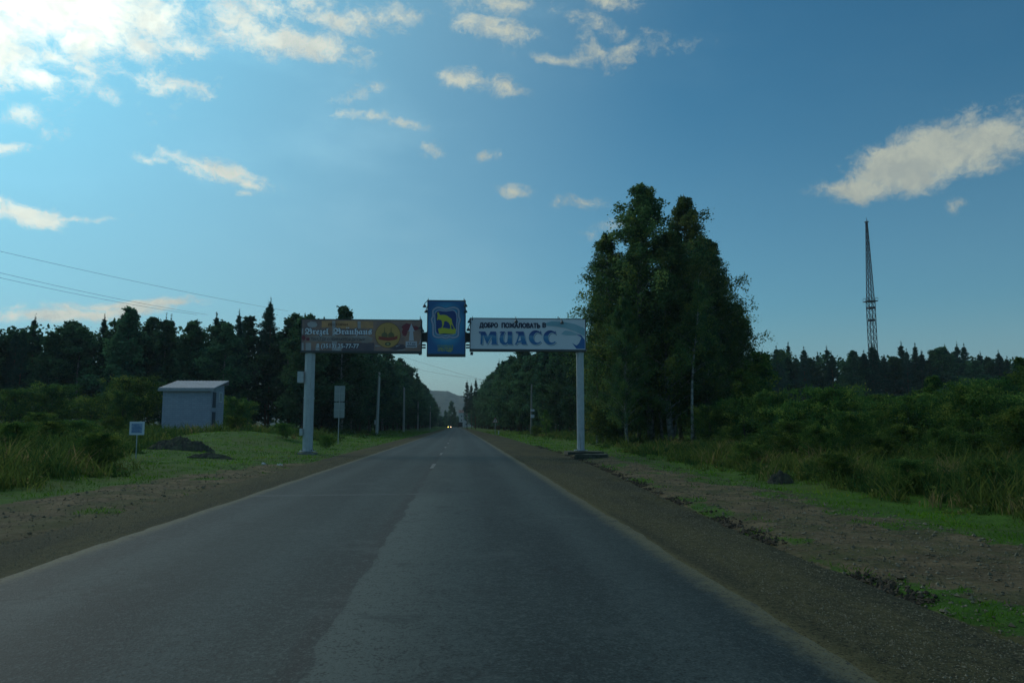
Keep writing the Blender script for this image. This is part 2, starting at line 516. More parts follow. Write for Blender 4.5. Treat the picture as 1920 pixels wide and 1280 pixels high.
m_asph = road_mat('asphalt', 'asphalt'); m_shl = road_mat('shoulder_gravel', 'shoulder')


def jag(base, amp, lam, k):
    return lambda y: (base(y) if callable(base) else base) + amp * (wob(y * 0 + k, y, lam, k) + .6 * wob(y * 0, y, lam * .25, k + 4))


strip('road', [jag(-4.5, .06, 3, 1), -3.6, -2.7, -1.8, -.96, -.94, 0, .8, 1.6, jag(2.45, .07, 3, 2)],
      lambda l, y: 0.03 - 0.004 * np.abs(l + 1) ** 1.2 + np.where(l > -.95, .006, 0), m_asph)
strip('road_shoulder_right', [2.25, 2.8, 3.4, jag(lambda y: sh_right(y) - .1, .09, 2.5, 5), jag(lambda y: sh_right(y) + .03, .11, 2.0, 3)],
      lambda l, y: np.where(l < 2.5, .004, -.012 - (l - 2.5) * .012) - np.where(l >= sh_right(y) - .06, .06, 0), m_shl)
strip('road_shoulder_left', [jag(lambda y: sh_left(y) - .1, .12, 2.0, 6), jag(lambda y: sh_left(y) + .1, .1, 2.5, 7), -5.3, -4.8, -4.3],
      lambda l, y: np.where(l > -4.4, .0, -.012 + (l + 4.5) * .014) - np.where(l <= sh_left(y), .05, 0), m_shl)

# worn centre dashes
m_dash = mat('worn_paint', (0.22, 0.23, 0.22), .8, noise=(7, 1.0, (0.045, 0.055, 0.055)))
for i, y0 in enumerate([27, 39, 51, 63, 75, 87, 99, 120, 141]):
    mb = MB()
    for k in range(5):
        ya, yb = y0 + k * .6, y0 + k * .6 + (.6 if k % 2 == 0 else .45)
        w = .05 + .02 * rng.random()
        cx = lambda y: -.98 + bend(y)
        mb.poly([(cx(ya) - w, ya, .0355), (cx(ya) + w, ya, .0395), (cx(yb) + w, yb, .0395), (cx(yb) - w, yb, .0355)])
    o = mb.build('road_marking', m_dash); tag(o, kind='structure')

# ------------------------------------------------------------------ hills
hx = np.linspace(-2600, 2600, 420); hy = np.linspace(1900, 3400, 60)
HX, HY = np.meshgrid(hx, hy)
prof = np.interp(HX.ravel() / 2600 * 1450 + 864, [-400, 300, 700, 800, 838, 850, 858, 866, 900, 1000, 1400, 2200],
                 [40, 60, 95, 112, 112, 106, 98, 95, 96, 70, 60, 40]).reshape(HX.shape)
env = np.sin(np.clip((HY - 1900) / 1500, 0, 1) * math.pi) ** .7
HZ = prof * env * (1 + .05 * wob(HX, HY, 500)) + 2.5 * wob(HX, HY, 40, 8) + rng.random(HX.shape) * 5
id_ = np.arange(HX.size).reshape(HX.shape)
f_ = np.stack([id_[:-1, :-1], id_[:-1, 1:], id_[1:, 1:], id_[1:, :-1]], -1).reshape(-1, 4)
m_hill = mat('far_forest', (0.035, 0.05, 0.025), 1, noise=(.02, .8, (0.06, 0.08, 0.04)))
tag(link('hills', npmesh('hills', np.stack([HX.ravel(), HY.ravel(), HZ.ravel()], 1), f_, 4, [m_hill])), kind='structure')


# ------------------------------------------------------------------ plants
def leaves_mesh(name, C, size, mats, tint, flat=0.0, aspect=.7, rg=rng):
    """one rhombic leaf (or small spray of leaves) per centre, randomly turned"""
    n = len(C)
    a = rg.normal(size=(n, 3)); a[:, 2] *= 1 - flat
    a /= np.linalg.norm(a, axis=1)[:, None]
    b_ = rg.normal(size=(n, 3)); b_[:, 2] *= (1 - flat)
    b_ -= a * (a * b_).sum(1)[:, None]; b_ /= np.linalg.norm(b_, axis=1)[:, None]
    s = (size * rg.uniform(.6, 1.35, n))[:, None]
    V = np.stack([C - a * s * .5, C + b_ * s * aspect * .5, C + a * s * .5, C - b_ * s * aspect * .5], 1).reshape(-1, 3)
    return npmesh(name, V, np.arange(4 * n).reshape(n, 4), 4, mats, attrs={'tint': ('FACE', tint)})


def tree_shape(seed, Ht, start, Rmax, nlimb, ntwig, nleaf, droop=.8, lean=.03, prof=None, spread=.12, trunk_r=.14, bendlimb=.25, up=0.75):
    rg = np.random.default_rng(seed)
    mb = MB()
    lx, ly = rg.normal(size=2) * lean
    ph = rg.uniform(0, 6.28)

    def tp(t):
        return np.array([lx * Ht * t + .12 * math.sin(t * 7 + ph) * Ht / 15, ly * Ht * t + .12 * math.cos(t * 6 + ph) * Ht / 15, Ht * t])
    ts = np.linspace(0, 1, 9)
    mb.tube([tp(t) for t in ts], [trunk_r * (1 - .93 * t) + .004 for t in ts], 7)
    P = []; T = []
    # a few sectors reach further than others, so the outline is uneven
    lobes = [(rg.uniform(start, .95), rg.uniform(0, 6.28), rg.uniform(.6, 1.3)) for _ in range(9)]
    for i in range(nlimb):
        t = start + (1 - start) * ((i + rg.random()) / nlimb) ** .9
        q = (t - start) / (1 - start)
        ra = prof(q) * Rmax
        a = rg.uniform(0, 6.283)
        k = 1.0
        for (lt, la, lk) in lobes:
            wgt = math.exp(-((t - lt) / .1) ** 2 - ((math.sin((a - la) / 2)) / .35) ** 2)
            k = k * (1 - wgt) + lk * wgt
        Lh = ra * k * (rg.uniform(.6, 1.05) if rg.random() < .8 else rg.uniform(1.05, 1.45)) + .12
        p0 = tp(t * .985)
        rise = Lh * up * (1.1 - .3 * q)
        d = np.array([math.cos(a), math.sin(a), 0])
        sd_ = np.array([-math.sin(a), math.cos(a), 0]) * rg.normal() * bendlimb * Lh
        pts = []
        for s in np.linspace(0, 1, 5):
            pts.append(p0 + d * Lh * s + np.array([0, 0, rise * (s - .42 * s * s)]) + sd_ * s * s)
        r0 = trunk_r * .30 * (1 - .7 * q)
        mb.tube(pts, [r0, r0 * .75, r0 * .5, r0 * .3, r0 * .1], 4, cap=False)
        P_ = np.array(pts)
        tn = 0.48 + 0.26 * rg.normal()
        for j in range(ntwig):
            s = 1 - .82 * rg.random() ** 1.25
            f = s * 4; i0 = min(int(f), 3)
            b0 = P_[i0] * (1 - (f - i0)) + P_[i0 + 1] * (f - i0)
            dl = rg.uniform(.35, 1.0) * droop * (.5 + .5 * Lh / max(Rmax, .1))
            side = rg.normal(size=3) * .33; side[2] *= .4
            dirn = side * (.12 * Rmax + .5 * Lh) * .55 + d * .12
            m_ = nleaf
            w = rg.random(m_)
            pt = b0 + dirn * w[:, None] * 1.0 + np.stack([np.zeros(m_), np.zeros(m_), -dl * w ** 1.4], 1) + rg.normal(size=(m_, 3)) * spread * (.45 + .55 * min(1, Lh / (.5 * Rmax)))
            P.append(pt); T.append(np.clip(tn + .2 * rg.normal() + .1 * rg.normal(size=m_) + .1 * w, 0, 1))
    return mb, np.concatenate(P), np.concatenate(T)


def pine_shape(seed, Ht, start, Rmax, nlimb, ntuft, nneed, trunk_r=.18, spiky=.5):
    rg = np.random.default_rng(seed)
    mb = MB()
    ts = np.linspace(0, 1, 7)
    ph = rg.uniform(0, 6.28)
    tp = lambda t: np.array([.1 * math.sin(3 * t + ph), .1 * math.cos(3 * t + ph), Ht * t])
    mb.tube([tp(t) for t in ts], [trunk_r * (1 - .9 * t) for t in ts], 6)
    P = []; T = []
    for i in range(nlimb):
        q = ((i + rg.random()) / nlimb)
        t = start + (1 - start) * q
        if rg.random() < .1: continue
        Lh = Rmax * ((1 - q) ** (.6 + .35 * spiky) * (.65 + .35 * spiky) + .04) * min(1, .45 + q * 2.2) * rg.uniform(.55, 1.2)
        a = rg.uniform(0, 6.283); d = np.array([math.cos(a), math.sin(a), 0])
        p0 = tp(t * .99)
        rise = Lh * (.15 + .55 * q)
        pts = [p0 + d * Lh * s + np.array([0, 0, rise * s * s + .1 * s]) for s in (0, .5, 1)]
        mb.tube(pts, [trunk_r * .25, trunk_r * .17, .02], 4, cap=False)
        for j in range(ntuft):
            s = 1 - .65 * rg.random() ** 1.3
            c = p0 + d * Lh * s + np.array([0, 0, rise * s * s + .1 * s]) + rg.normal(size=3) * np.array([.22, .22, .08]) * Lh
            P.append(c + rg.normal(size=(nneed, 3)) * np.array([.26, .26, .15]) * (.45 + .55 * (1 - q) ** .5)); T.append(np.clip(.5 + .2 * rg.normal() + .1 * rg.normal(size=nneed), 0, 1))
    for s in np.linspace(.95, 1.04, 6):
        P.append(tp(1) * [1, 1, 0] + [0, 0, Ht * s] + rg.normal(size=(nneed, 3)) * np.array([.07, .07, .22])); T.append(np.full(nneed, .6))
    return mb, np.concatenate(P), np.concatenate(T)


m_bark_birch = mat('birch_bark', (0.36, 0.36, 0.34), .85, noise=(3.5, 1, (0.05, 0.045, 0.04)))
m_bark = mat('dark_bark', (0.09, 0.075, 0.06), .95, noise=(6, .8, (0.04, 0.035, 0.03)))
m_bark_pine = mat('pine_bark', (0.15, 0.085, 0.05), .95, noise=(2, .8, (0.06, 0.05, 0.04)))
m_leaf_birch = leafmat('birch_leaves', (0.042, 0.102, 0.048), (0.160, 0.250, 0.085), (0.22, 0.26, 0.07), .46, .3)
m_leaf_dec = leafmat('broad_leaves', (0.030, 0.092, 0.056), (0.105, 0.215, 0.098), None, .38, .7)
m_leaf_pine = leafmat('pine_needles', (0.020, 0.066, 0.050), (0.060, 0.130, 0.088), None, .2, .5)
m_leaf_bush = leafmat('willow_leaves', (0.026, 0.085, 0.030), (0.140, 0.240, 0.050), (0.26, 0.32, 0.07), .38, .6)

prof_birch = lambda q: (math.sin(min(1, q * 1.6 + .34) * math.pi * .5) * (1 - q) ** .72) * 1.2 + .02
prof_round = lambda q: max(0, math.sin((q * .80 + .18) * math.pi)) ** .7 * (1 - .25 * q)
prof_cone = lambda q: (1 - q) ** .75 * min(1, .5 + 2.5 * q) + .04
prof_bush = lambda q: (1 - q * q) ** .5


def kind_mesh(name, shp, size, bark, leaf, flat=0, aspect=.7, sd_=0):
    mb, C, T = shp
    me_t = bpy.data.meshes.new('trunk'); me_t.from_pydata(mb.v, [], mb.f); me_t.materials.append(bark); me_t.shade_smooth()
    me_c = leaves_mesh('crown', C, size, [leaf], T, flat, aspect, np.random.default_rng(sd_))
    return me_t, me_c


def plant(name, km, x, y, s, label, cat, group, zs=None, dz=-.05, crown='crown', rz=None):
    z = float(H(x, y)) + dz
    r = empty(name, (x, y, z), label, cat, group, random.uniform(0, 6.28) if rz is None else rz)
    r.scale = (s, s, zs or s)
    link('trunk' if crown == 'crown' else 'stem', km[0], r)
    link(crown, km[1], r)
    return r


# prototypes (about 1 m of height per unit; scaled when set out)
BIG = [kind_mesh('b', tree_shape(11 + i, 18, .10, 3.3, 150, 17, 19, 1.2, .015, prof_birch, .13, .19, .3, 1.15), .135, m_bark_birch, m_leaf_birch, sd_=i) for i in range(3)]
DEC = [kind_mesh('d', tree_shape(31 + i, 18, .06 + .05 * (i % 2), 3.5 - .25 * (i % 3), 66, 12, 14, 1.0, .02, (prof_birch, prof_round, prof_cone)[i % 3], .28, .17, .3, .8), .36, m_bark_birch if i % 2 == 0 else m_bark, m_leaf_dec, sd_=i) for i in range(6)]
PIN = [kind_mesh('p', pine_shape(51 + i, 20, (.25, .35, .2, .4)[i], (2.7, 3.0, 2.4, 2.8)[i], 92, 10, 14, .2, (.9, .6, 1, .8)[i]), .30, m_bark_pine, m_leaf_pine, .2, .35, sd_=i) for i in range(4)]
BSH = [kind_mesh('s', tree_shape(71 + i, 3, .02, 1.75, 90, 9, 18, .22, .0, prof_bush, .09, .035, .5, 1.0), .088, m_bark, m_leaf_bush, sd_=i) for i in range(4)]
STM = [kind_mesh('st', tree_shape(101 + i, 13, .42, 1.8, 40, 10, 16, 1.0, .05, prof_birch, .13, .12, .3, 1.0), .14, m_bark_birch, m_leaf_birch, sd_=i) for i in range(2)]
DEC_B = [kind_mesh('u', tree_shape(81 + i, 4, .02, 2.6, 70, 9, 15, .3, .0, prof_bush, .14, .035, .4, .9), .17, m_bark, m_leaf_birch, sd_=i) for i in range(2)]
SAP = [kind_mesh('y', tree_shape(91 + i, 5, .06, 1.1, 60, 7, 12, .35, .02, prof_birch, .09, .04, .3, 1.0), .12, m_bark, m_leaf_bush, sd_=i) for i in range(2)]

# -- the tall birches right of the gateway
BG = 'tall birches right of the welcome gateway'
for (pt, py, Y, k, wid, lab) in [
    (1207, 352, 57, 0, 1.32, 'tallest dark birch with the highest tip, right of the gateway'),
    (1290, 368, 60, 1, 1.0, 'second tallest birch with a narrow pointed tip and gaps of sky'),
    (1158, 442, 58, 2, 1.0, 'birch on the left shoulder of the tall clump, above the right end of the gateway'),
    (1328, 450, 61, 0, 1.2, 'loose birch with a branch reaching out to the right over the clump'),
    (1380, 575, 60, 1, 1.15, 'rightmost low birch of the tall clump with a ragged side'),
    (1248, 430, 55, 2, 1.4, 'birch with white lower trunk in the middle of the clump'),
    (1172, 560, 53, 0, 1.0, 'shorter leafy birch in front of the tallest one'),
    (1118, 545, 60, 1, .62, 'small birch just behind the right end of the gateway board'),
    (1190, 462, 60, 1, .95, 'birch filling the clump between its left shoulder and the tallest tip'), (1352, 540, 58, 2, .85, 'birch sloping down on the right flank of the clump'),
    (1270, 505, 61, 0, 1.05, 'dense birch deep in the middle of the clump'),
    (1316, 610, 56, 2, 1.1, 'short bushy birch low on the right of the clump')]:
    p = at(pt, py, Y)
    ht = p.z + .1
    s = ht / 18
    plant('birch_tree', BIG[k], p.x, p.y, s * wid * 1.05, lab, 'birch tree', BG, zs=s)
# slender pale stems visible under the clump
for i, (px, Y) in enumerate([(1295, 52.5), (1262, 56.5), (1218, 57), (1338, 56), (1240, 57)]):
    x = at(px, 800, Y).x
    km = STM[i % 2]
    lab = ['thin pale birch standing in front of the clump, second from its right edge', 'leaning thin birch with a white stem in the clump', 'slim birch with pale stem low in the clump middle',
           'slim birch stem next to the green bushes', 'thin birch between two white stems in the clump'][i]
    plant('birch_tree', km, x, Y, 1.0, lab, 'birch tree', BG, zs=.9)

for i, (px, Y, s, lab) in enumerate([(1130, 57, .75, 'dark bush under the left side of the birch clump'), (1175, 58, .9, 'dark bush under the tallest birch'), (1235, 60, .85, 'dark bush behind the white birch stems'),
                                 (1300, 62, .9, 'dark bush behind the right birch stems'), (1350, 58, .9, 'dark bush under the right side of the birch clump')]):
    plant('bush', DEC_B[i % 2], at(px, 800, Y).x, Y, s, lab, 'bush', 'dark bushes under the tall birches', crown='foliage')
# -- bushes and young trees at the right
BU = 'green willow bushes along the right verge'
blist = [(1385, 712, 50, 1.5), (1440, 740, 44, 1.2), (1500, 735, 37, 1.25), (1560, 742, 36, 1.2), (1615, 755, 34, 1.1), (1650, 738, 38, 1.2),
         (1710, 745, 36, 1.3), (1765, 728, 37, 1.2), (1820, 738, 32, 1.2), (1880, 712, 33, 1.4), (1960, 705, 30, 1.4), (2030, 700, 33, 1.5),
         (1480, 778, 30, 1.3), (1590, 782, 28, 1.35), (1700, 776, 26, 1.4), (1815, 780, 23.5, 1.4), (1925, 768, 22, 1.5), (1370, 790, 44, 1.0),
         (1330, 770, 48, 1.0), (1420, 715, 56, 1.3), (1530, 738, 56, 1.3), (1640, 745, 54, 1.4), (1760, 735, 52, 1.4), (1860, 725, 48, 1.4), (2100, 740, 30, 1.4), (2030, 760, 21, 1.5), (1535, 800, 26, 1.1), (1650, 806, 24, 1.1), (1760, 812, 22, 1.1), (1425, 800, 33, 1.2)]
bl = ['tall bush at the foot of the birches', 'bush with yellowish top next to the birches', 'wide light green bush in the middle of the verge', 'rounded bush right of the wide light one',
      'low bush between two taller ones', 'bush below the lattice mast', 'pale green bush just right of the mast', 'bush with pointed top below the far pines', 'dark rounded bush near the right edge',
      'tallest bush at the right edge of the picture', 'bush cut by the right edge', 'bush beyond the right edge', 'dark front bush nearest the birches', 'dark front bush with brown weeds before it',
      'front bush below the mast', 'front bush with deep shade under it', 'front bush at the right edge', 'small bush touching the birch clump', 'small bush under the birch leaves',
      'bush behind the row, beside the birches', 'back bush left of the mast', 'back bush under the mast', 'back bush right of the mast', 'back bush near the right edge', 'tall bush beyond the right edge of the picture', 'low bush beyond the right edge of the picture', 'low front bush between two bigger dark ones, left of the mast', 'low front bush straight below the mast', 'low front bush right of the mast', 'low front bush near the birch clump']
for i, (px, py, Y, w) in enumerate(blist):
    p = at(px, py, Y)
    s = (p.z - float(H(p.x, Y))) / 3.1 * (.70, 1.05, .86, 1.14, .78)[i % 5]
    plant('bush', BSH[i % 4], p.x, Y, s * w * (.92, .74, .84)[i % 3], bl[i], 'bush', BU, zs=s, crown='foliage')
for (px, py, Y, lab) in [(1415, 668, 53, 'young light green tree standing up from the bushes beside the birches'), (1395, 700, 47, 'thin young tree at the edge of the birch clump'),
                         (1750, 722, 40, 'young sapling with pointed top among the right bushes'), (1915, 690, 38, 'young tree at the right edge above the bushes')]:
    p = at(px, py, Y); s = (p.z + .1) / 5
    plant('young_tree', SAP[int(px) % 2], p.x, Y, s * 1.25, lab, 'young tree', 'young trees among the right bushes', zs=s)
p = at(1024, 770, 95)
plant('young_tree', SAP[0], p.x, 95, .62, 'small yellow-green tree by the concrete post on the right verge', 'young tree', None, zs=p.z / 5)
plant('bush', BSH[1], at(1005, 790, 100).x, 100, .45, 'low yellow-green bush beside the small tree on the right verge', 'bush', None, crown='foliage')

# -- bushes left near the shed
for i, (px, py, Y, w, lab) in enumerate([(252, 708, 92, 1.15, 'rounded olive bush left of the grey shed'), (232, 735, 88, .9, 'lower part bush in front of the rounded one by the shed'), (100, 722, 100, 1.3, 'rounded dark bush at the forest edge far left'),
                                         (30, 730, 98, 1.2, 'bush at the far left forest edge'), (172, 745, 98, 1.2, 'dark low bush between the two rounded ones'), (440, 745, 100, 1.2, 'bush in shade right of the shed'), (-60, 730, 96, 1.3, 'bush beyond the left edge of the picture')]):
    p = at(px, py, Y); s = (p.z - float(H(p.x, Y))) / 3.1
    plant('bush', BSH[(i + 1) % 4], p.x, Y, s * w * .85, lab, 'bush', 'bushes before the left forest', zs=s, crown='foliage')

for i, (px, Y, s, lab) in enumerate([(30, 30, .45, 'low shrub in the left weeds near the picture edge'), (95, 38, .45, 'low shrub in the left weeds, second from the edge'), (190, 27, .38, 'dark low shrub left of the notice board'), (150, 46, .5, 'low shrub in the middle of the left weeds'),
                                 (215, 60, .55, 'low shrub in the weeds before the shed corner'), (70, 62, .6, 'low shrub far back in the left weeds'), (440, 66, .45, 'low shrub on the grassy rise right of the shed'), (530, 58, .35, 'low shrub left of the gateway post'),
                                 (612, 52, .30, 'low shrub right of the left gateway post'), (1400, 27, .28, 'low shrub at the front of the right weeds'), (1560, 19, .24, 'low brownish shrub in the right weeds'), (1700, 16.5, .24, 'low shrub in the right weeds below the mast'), (1850, 15, .25, 'low shrub in the right weeds near the edge')]):
    plant('shrub', BSH[i % 4], at(px, 800, Y).x, Y, s * 1.25, lab, 'shrub', 'low shrubs standing in the weeds', zs=s, crown='foliage')

# -- forests: individuals
count = 0


SHORTL = 1


def where(x, y, h):
    px = 864 + x / y * 1450
    big = 'taller' if h > 18.6 else 'shorter' if h < 16.2 else 'medium'
    if y < 150 and x < -19:
        z = ['beyond the left edge', 'at the picture edge', 'above the olive bush', 'right behind the shed', 'right of the shed', 'behind the advertising board'][int(np.searchsorted([-20, 150, 290, 430, 560], px))]
    elif x > 40: z = ['just right of the tall birches', 'left of the lattice mast', 'by the lattice mast', 'right of the lattice mast', 'towards the right edge', 'beyond the right edge'][int(np.searchsorted([1450, 1590, 1680, 1800, 1930], px))]
    else: z = 'at its near end' if y < 130 else 'next to the nearest concrete post' if y < 180 else 'midway along' if y < 280 else 'far down the road' if y < 390 else 'at the far end'
    return big, z


def forest(pts, hs, pine_p, label_p, label_d, group, wide=1.0):
    global count
    for (x, y), h in zip(pts, hs):
        bg_, z_ = where(x, y, h); sh_ = ''
        front = 'front' if (x, y) in pts[:len(pts) // 2] else 'rear'
        lp = f'{bg_}SHP {label_p}, {front} row, {z_}'; ld = f'{bg_}SHP {label_d}, {front} row, {z_}'
        if random.random() < pine_p:
            k = random.randrange(4); km = PIN[k]; s = h / 20
            plant('pine_tree', km, x, y, s * wide * random.uniform(.95, 1.3), lp.replace('SHP', (' broad', ' bare-stemmed', ' narrow', ' ragged')[k]), 'pine tree', group + ', pines', zs=s)
        else:
            k = random.randrange(6); km = DEC[k]; s = h / 18
            plant('deciduous_tree', km, x, y, s * wide * random.uniform(1.15, 1.5), ld.replace('SHP', (' pointed', ' rounded', ' conical', ' tapering', ' domed', ' cone-shaped')[k]), 'tree', group + ', leafy trees', zs=s)
        count += 1


def jit(a): return random.uniform(-a, a)


# left field edge: a wall of trees 130 m away
pts, hs = [], []
for row, (Y, dx, n) in enumerate([(128, 3.7, 42), (134, 3.7, 42)]):
    for i in range(n):
        x = -21 - i * dx + jit(1.6); y = Y + jit(3) + (i * .25)
        px = 864 + x / y * 1450
        top = np.interp(px, [-400, 0, 90, 140, 230, 330, 470, 560, 640, 700, 760], [600, 608, 618, 600, 588, 594, 588, 580, 588, 606, 615])
        h = (797 - top) / 1450 * y + 1.5 - float(H(x, y))
        pts.append((x, y)); hs.append(h * (random.uniform(.90, .98) if random.random() < .7 else random.uniform(.98, 1.06)))
forest(pts, hs, .32, 'pine in the left forest', 'leafy tree in the left forest', 'forest behind the left field')
# left roadside
pts, hs = [], []
for side in range(2):
    y = 112 if side else 118
    while y < 520:
        u = -18.2 + 2.6 * sst(y, 130, 300) - side * 4.5 + jit(.8)
        pts.append((u + float(bend(y)), y)); hs.append(random.uniform(15.5, 20) if y > 150 else random.uniform(16.5, 19.5))
        y += (4.6 + y * .006) * (1.25 if side else 1) * random.uniform(.8, 1.2)
forest(pts, hs, .22, 'pine left of the road', 'leafy tree left of the road', 'trees lining the left of the road')
# right roadside
pts, hs = [], []
for side in range(2):
    y = 84 if side else 92
    while y < 480:
        u = np.interp(y, [84, 150, 250, 500], [21, 13.5, 11.5, 10.5]) + side * 4.6 + jit(.8)
        hh = np.interp(y, [84, 120, 160, 500], [11.5, 14, 17.5, 18])
        pts.append((float(u) + float(bend(y)), y)); hs.append(hh * random.uniform(.88, 1.1))
        y += (4.6 + y * .006) * (1.25 if side else 1) * random.uniform(.8, 1.2)
forest(pts, hs, .2, 'pine right of the road', 'leafy tree right of the road', 'trees lining the right of the road')
# far right forest
pts, hs = [], []
for row, (Y, dx, n) in enumerate([(176, 3.5, 34), (183, 3.5, 34)]):
    for i in range(n):
        x = 52 + i * dx + jit(1.8); y = Y + jit(3)
        px = 864 + x / y * 1450
        h = (797 - np.interp(px, [1300, 1420, 1480, 1640, 1850, 1950], [662, 664, 654, 654, 652, 664])) / 1450 * y * 1.02 + 1.5 - float(H(x, y))
        pts.append((x, y)); hs.append(h * random.uniform(.88, 1.06))
forest(pts, hs, .58, 'pine behind the right bushes', 'leafy tree behind the right bushes', 'far forest on the right')
# trees closing the view where the road ends
for (px, py, Y, km, s, nm, lab) in [(846, 751, 560, DEC[1], 1.0, 'deciduous_tree', 'round distant tree in front of the blue hill'), (852, 765, 540, DEC[3], .8, 'deciduous_tree', 'lower distant tree right of the round one'),
                                    (836, 768, 540, DEC[4], .8, 'deciduous_tree', 'distant tree left of the round one'),
                                    (876, 716, 330, PIN[1], .9, 'pine_tree', 'ragged pine leaning over the road end on the right'), (884, 722, 350, PIN[3], .9, 'pine_tree', 'second ragged pine beside the road end'),
                                    (872, 760, 470, PIN[1], .8, 'pine_tree', 'small far pine before the pale house'), (892, 712, 320, PIN[0], .9, 'pine_tree', 'pine next to the ragged ones at the road end')]:
    p = at(px, py, Y); h = p.z
    plant(nm, km, p.x, Y, h / (20 if nm[0] == 'p' else 18) * s, lab, 'pine tree' if nm[0] == 'p' else 'tree', None, zs=h / (20 if nm[0] == 'p' else 18))
print('forest trees', count)

# the depth of the wood and its undergrowth read as one mass
NB = 190000
seg = rng.choice(5, NB, p=[.36, .17, .17, .24, .06])
t = rng.random(NB); q = rng.random(NB)
bx = np.empty(NB); by = np.empty(NB); hh = np.empty(NB)
s_ = seg == 0; bx[s_] = -19 - 170 * t[s_]; by[s_] = 133 + 14 * q[s_]; hh[s_] = 18.2
s_ = seg == 1; by[s_] = 126 + 420 * t[s_] ** 1.4; bx[s_] = -20 - 6 * q[s_] + bend(by[s_]); hh[s_] = 15
s_ = seg == 2; by[s_] = 88 + 420 * t[s_] ** 1.4; bx[s_] = np.interp(by[s_], [84, 150, 250, 500], [24, 17, 15, 14]) + 6 * q[s_] + bend(by[s_]); hh[s_] = np.interp(by[s_], [84, 150, 500], [9, 14, 15])
s_ = seg == 3; bx[s_] = 42 + 150 * t[s_]; by[s_] = 180 + 14 * q[s_]; hh[s_] = 18.6
s_ = seg == 4; bx[s_] = -60 + 90 * t[s_]; by[s_] = 600 + 30 * q[s_]; hh[s_] = 9
bz = H(bx, by) + rng.random(NB) ** .8 * hh * (.90 + .10 * wob(bx, by, 12) + .05 * wob(bx, by, 4, 5))
dist = np.hypot(bx, by)
C = np.stack([bx, by, bz], 1)
tn = np.clip(.35 + .5 * wob(bx, by, 5, 4) + .3 * wob(bx, bz * 2, 6, 9) + .15 * rng.normal(size=NB), 0, 1)
wood = link('forest_mass', leaves_mesh('forest_mass', C, .50 + .0016 * dist, [m_leaf_dec], tn))
tag(wood, 'dark mass of foliage deep inside the woods behind the front trees', 'forest', kind='stuff')


# ------------------------------------------------------------------ grass
def blades(name, x, y, hgt, wid, lean, tint, m_, label, cat, forks=0):
    n = len(x)
    z = H(x, y) - .03
    a = rng.uniform(0, 6.283, n)
    w = np.stack([np.cos(a), np.sin(a), np.zeros(n)], 1) * (wid / 2)[:, None]
    la = rng.uniform(0, 6.283, n)
    ld = np.stack([np.cos(la), np.sin(la), np.zeros(n)], 1) * (lean * hgt)[:, None]
    base = np.stack([x, y, z], 1)
    up = np.zeros((n, 3)); up[:, 2] = hgt
    V = np.stack([base - w * .6, base + w * .6, base + up * .55 + ld * .35 + w, base + up + ld, base + up * .55 + ld * .35 - w], 1)
    f0 = np.arange(n)[:, None] * 5
    Fc = np.concatenate([f0 + np.array([0, 1, 2]), f0 + np.array([0, 2, 4]), f0 + np.array([4, 2, 3])], 1).reshape(-1, 3)
    me = npmesh(name, V.reshape(-1, 3), Fc, 3, [m_], attrs={'tint': ('FACE', np.repeat(tint, 3))})
    return tag(link(name, me), label, cat, kind='stuff')


m_grass = leafmat('short_grass', (0.050, 0.130, 0.014), (0.15, 0.32, 0.022), (0.24, 0.27, 0.04), .5, 0)
m_weed = leafmat('tall_weeds', (0.036, 0.095, 0.030), (0.190, 0.230, 0.050), (0.28, 0.22, 0.10), .5, 0)


def polar(n, r0, r1, a0, a1):
    r = np.exp(rng.uniform(np.log(r0), np.log(r1), n)); a = np.radians(rng.uniform(a0, a1, n))
    return r * np.sin(a), r * np.cos(a)


# short grass
x, y = polar(290000, 6.5, 190, -42, 44)
gz = grassiness(x, y)
keep = (rng.random(len(x)) < gz * 1.1 - .25) & (gz > .35)
x, y = x[keep], y[keep]; u = x - bend(y); d = np.hypot(x, y)
hg = (.025 + .05 * rng.random(len(x)) ** 1.5) * (1 + .8 * wob(x, y, 1.8)) * (1 + d * .012)
tn = np.clip(.45 + .75 * wob(x, y, 6, 7) + .15 * rng.normal(size=len(x)), 0, 1)
blades('short_grass', x, y, hg, .005 + .00085 * d, rng.uniform(.2, 1.3, len(x)), tn, m_grass, 'short bright green grass on the verges', 'grass')


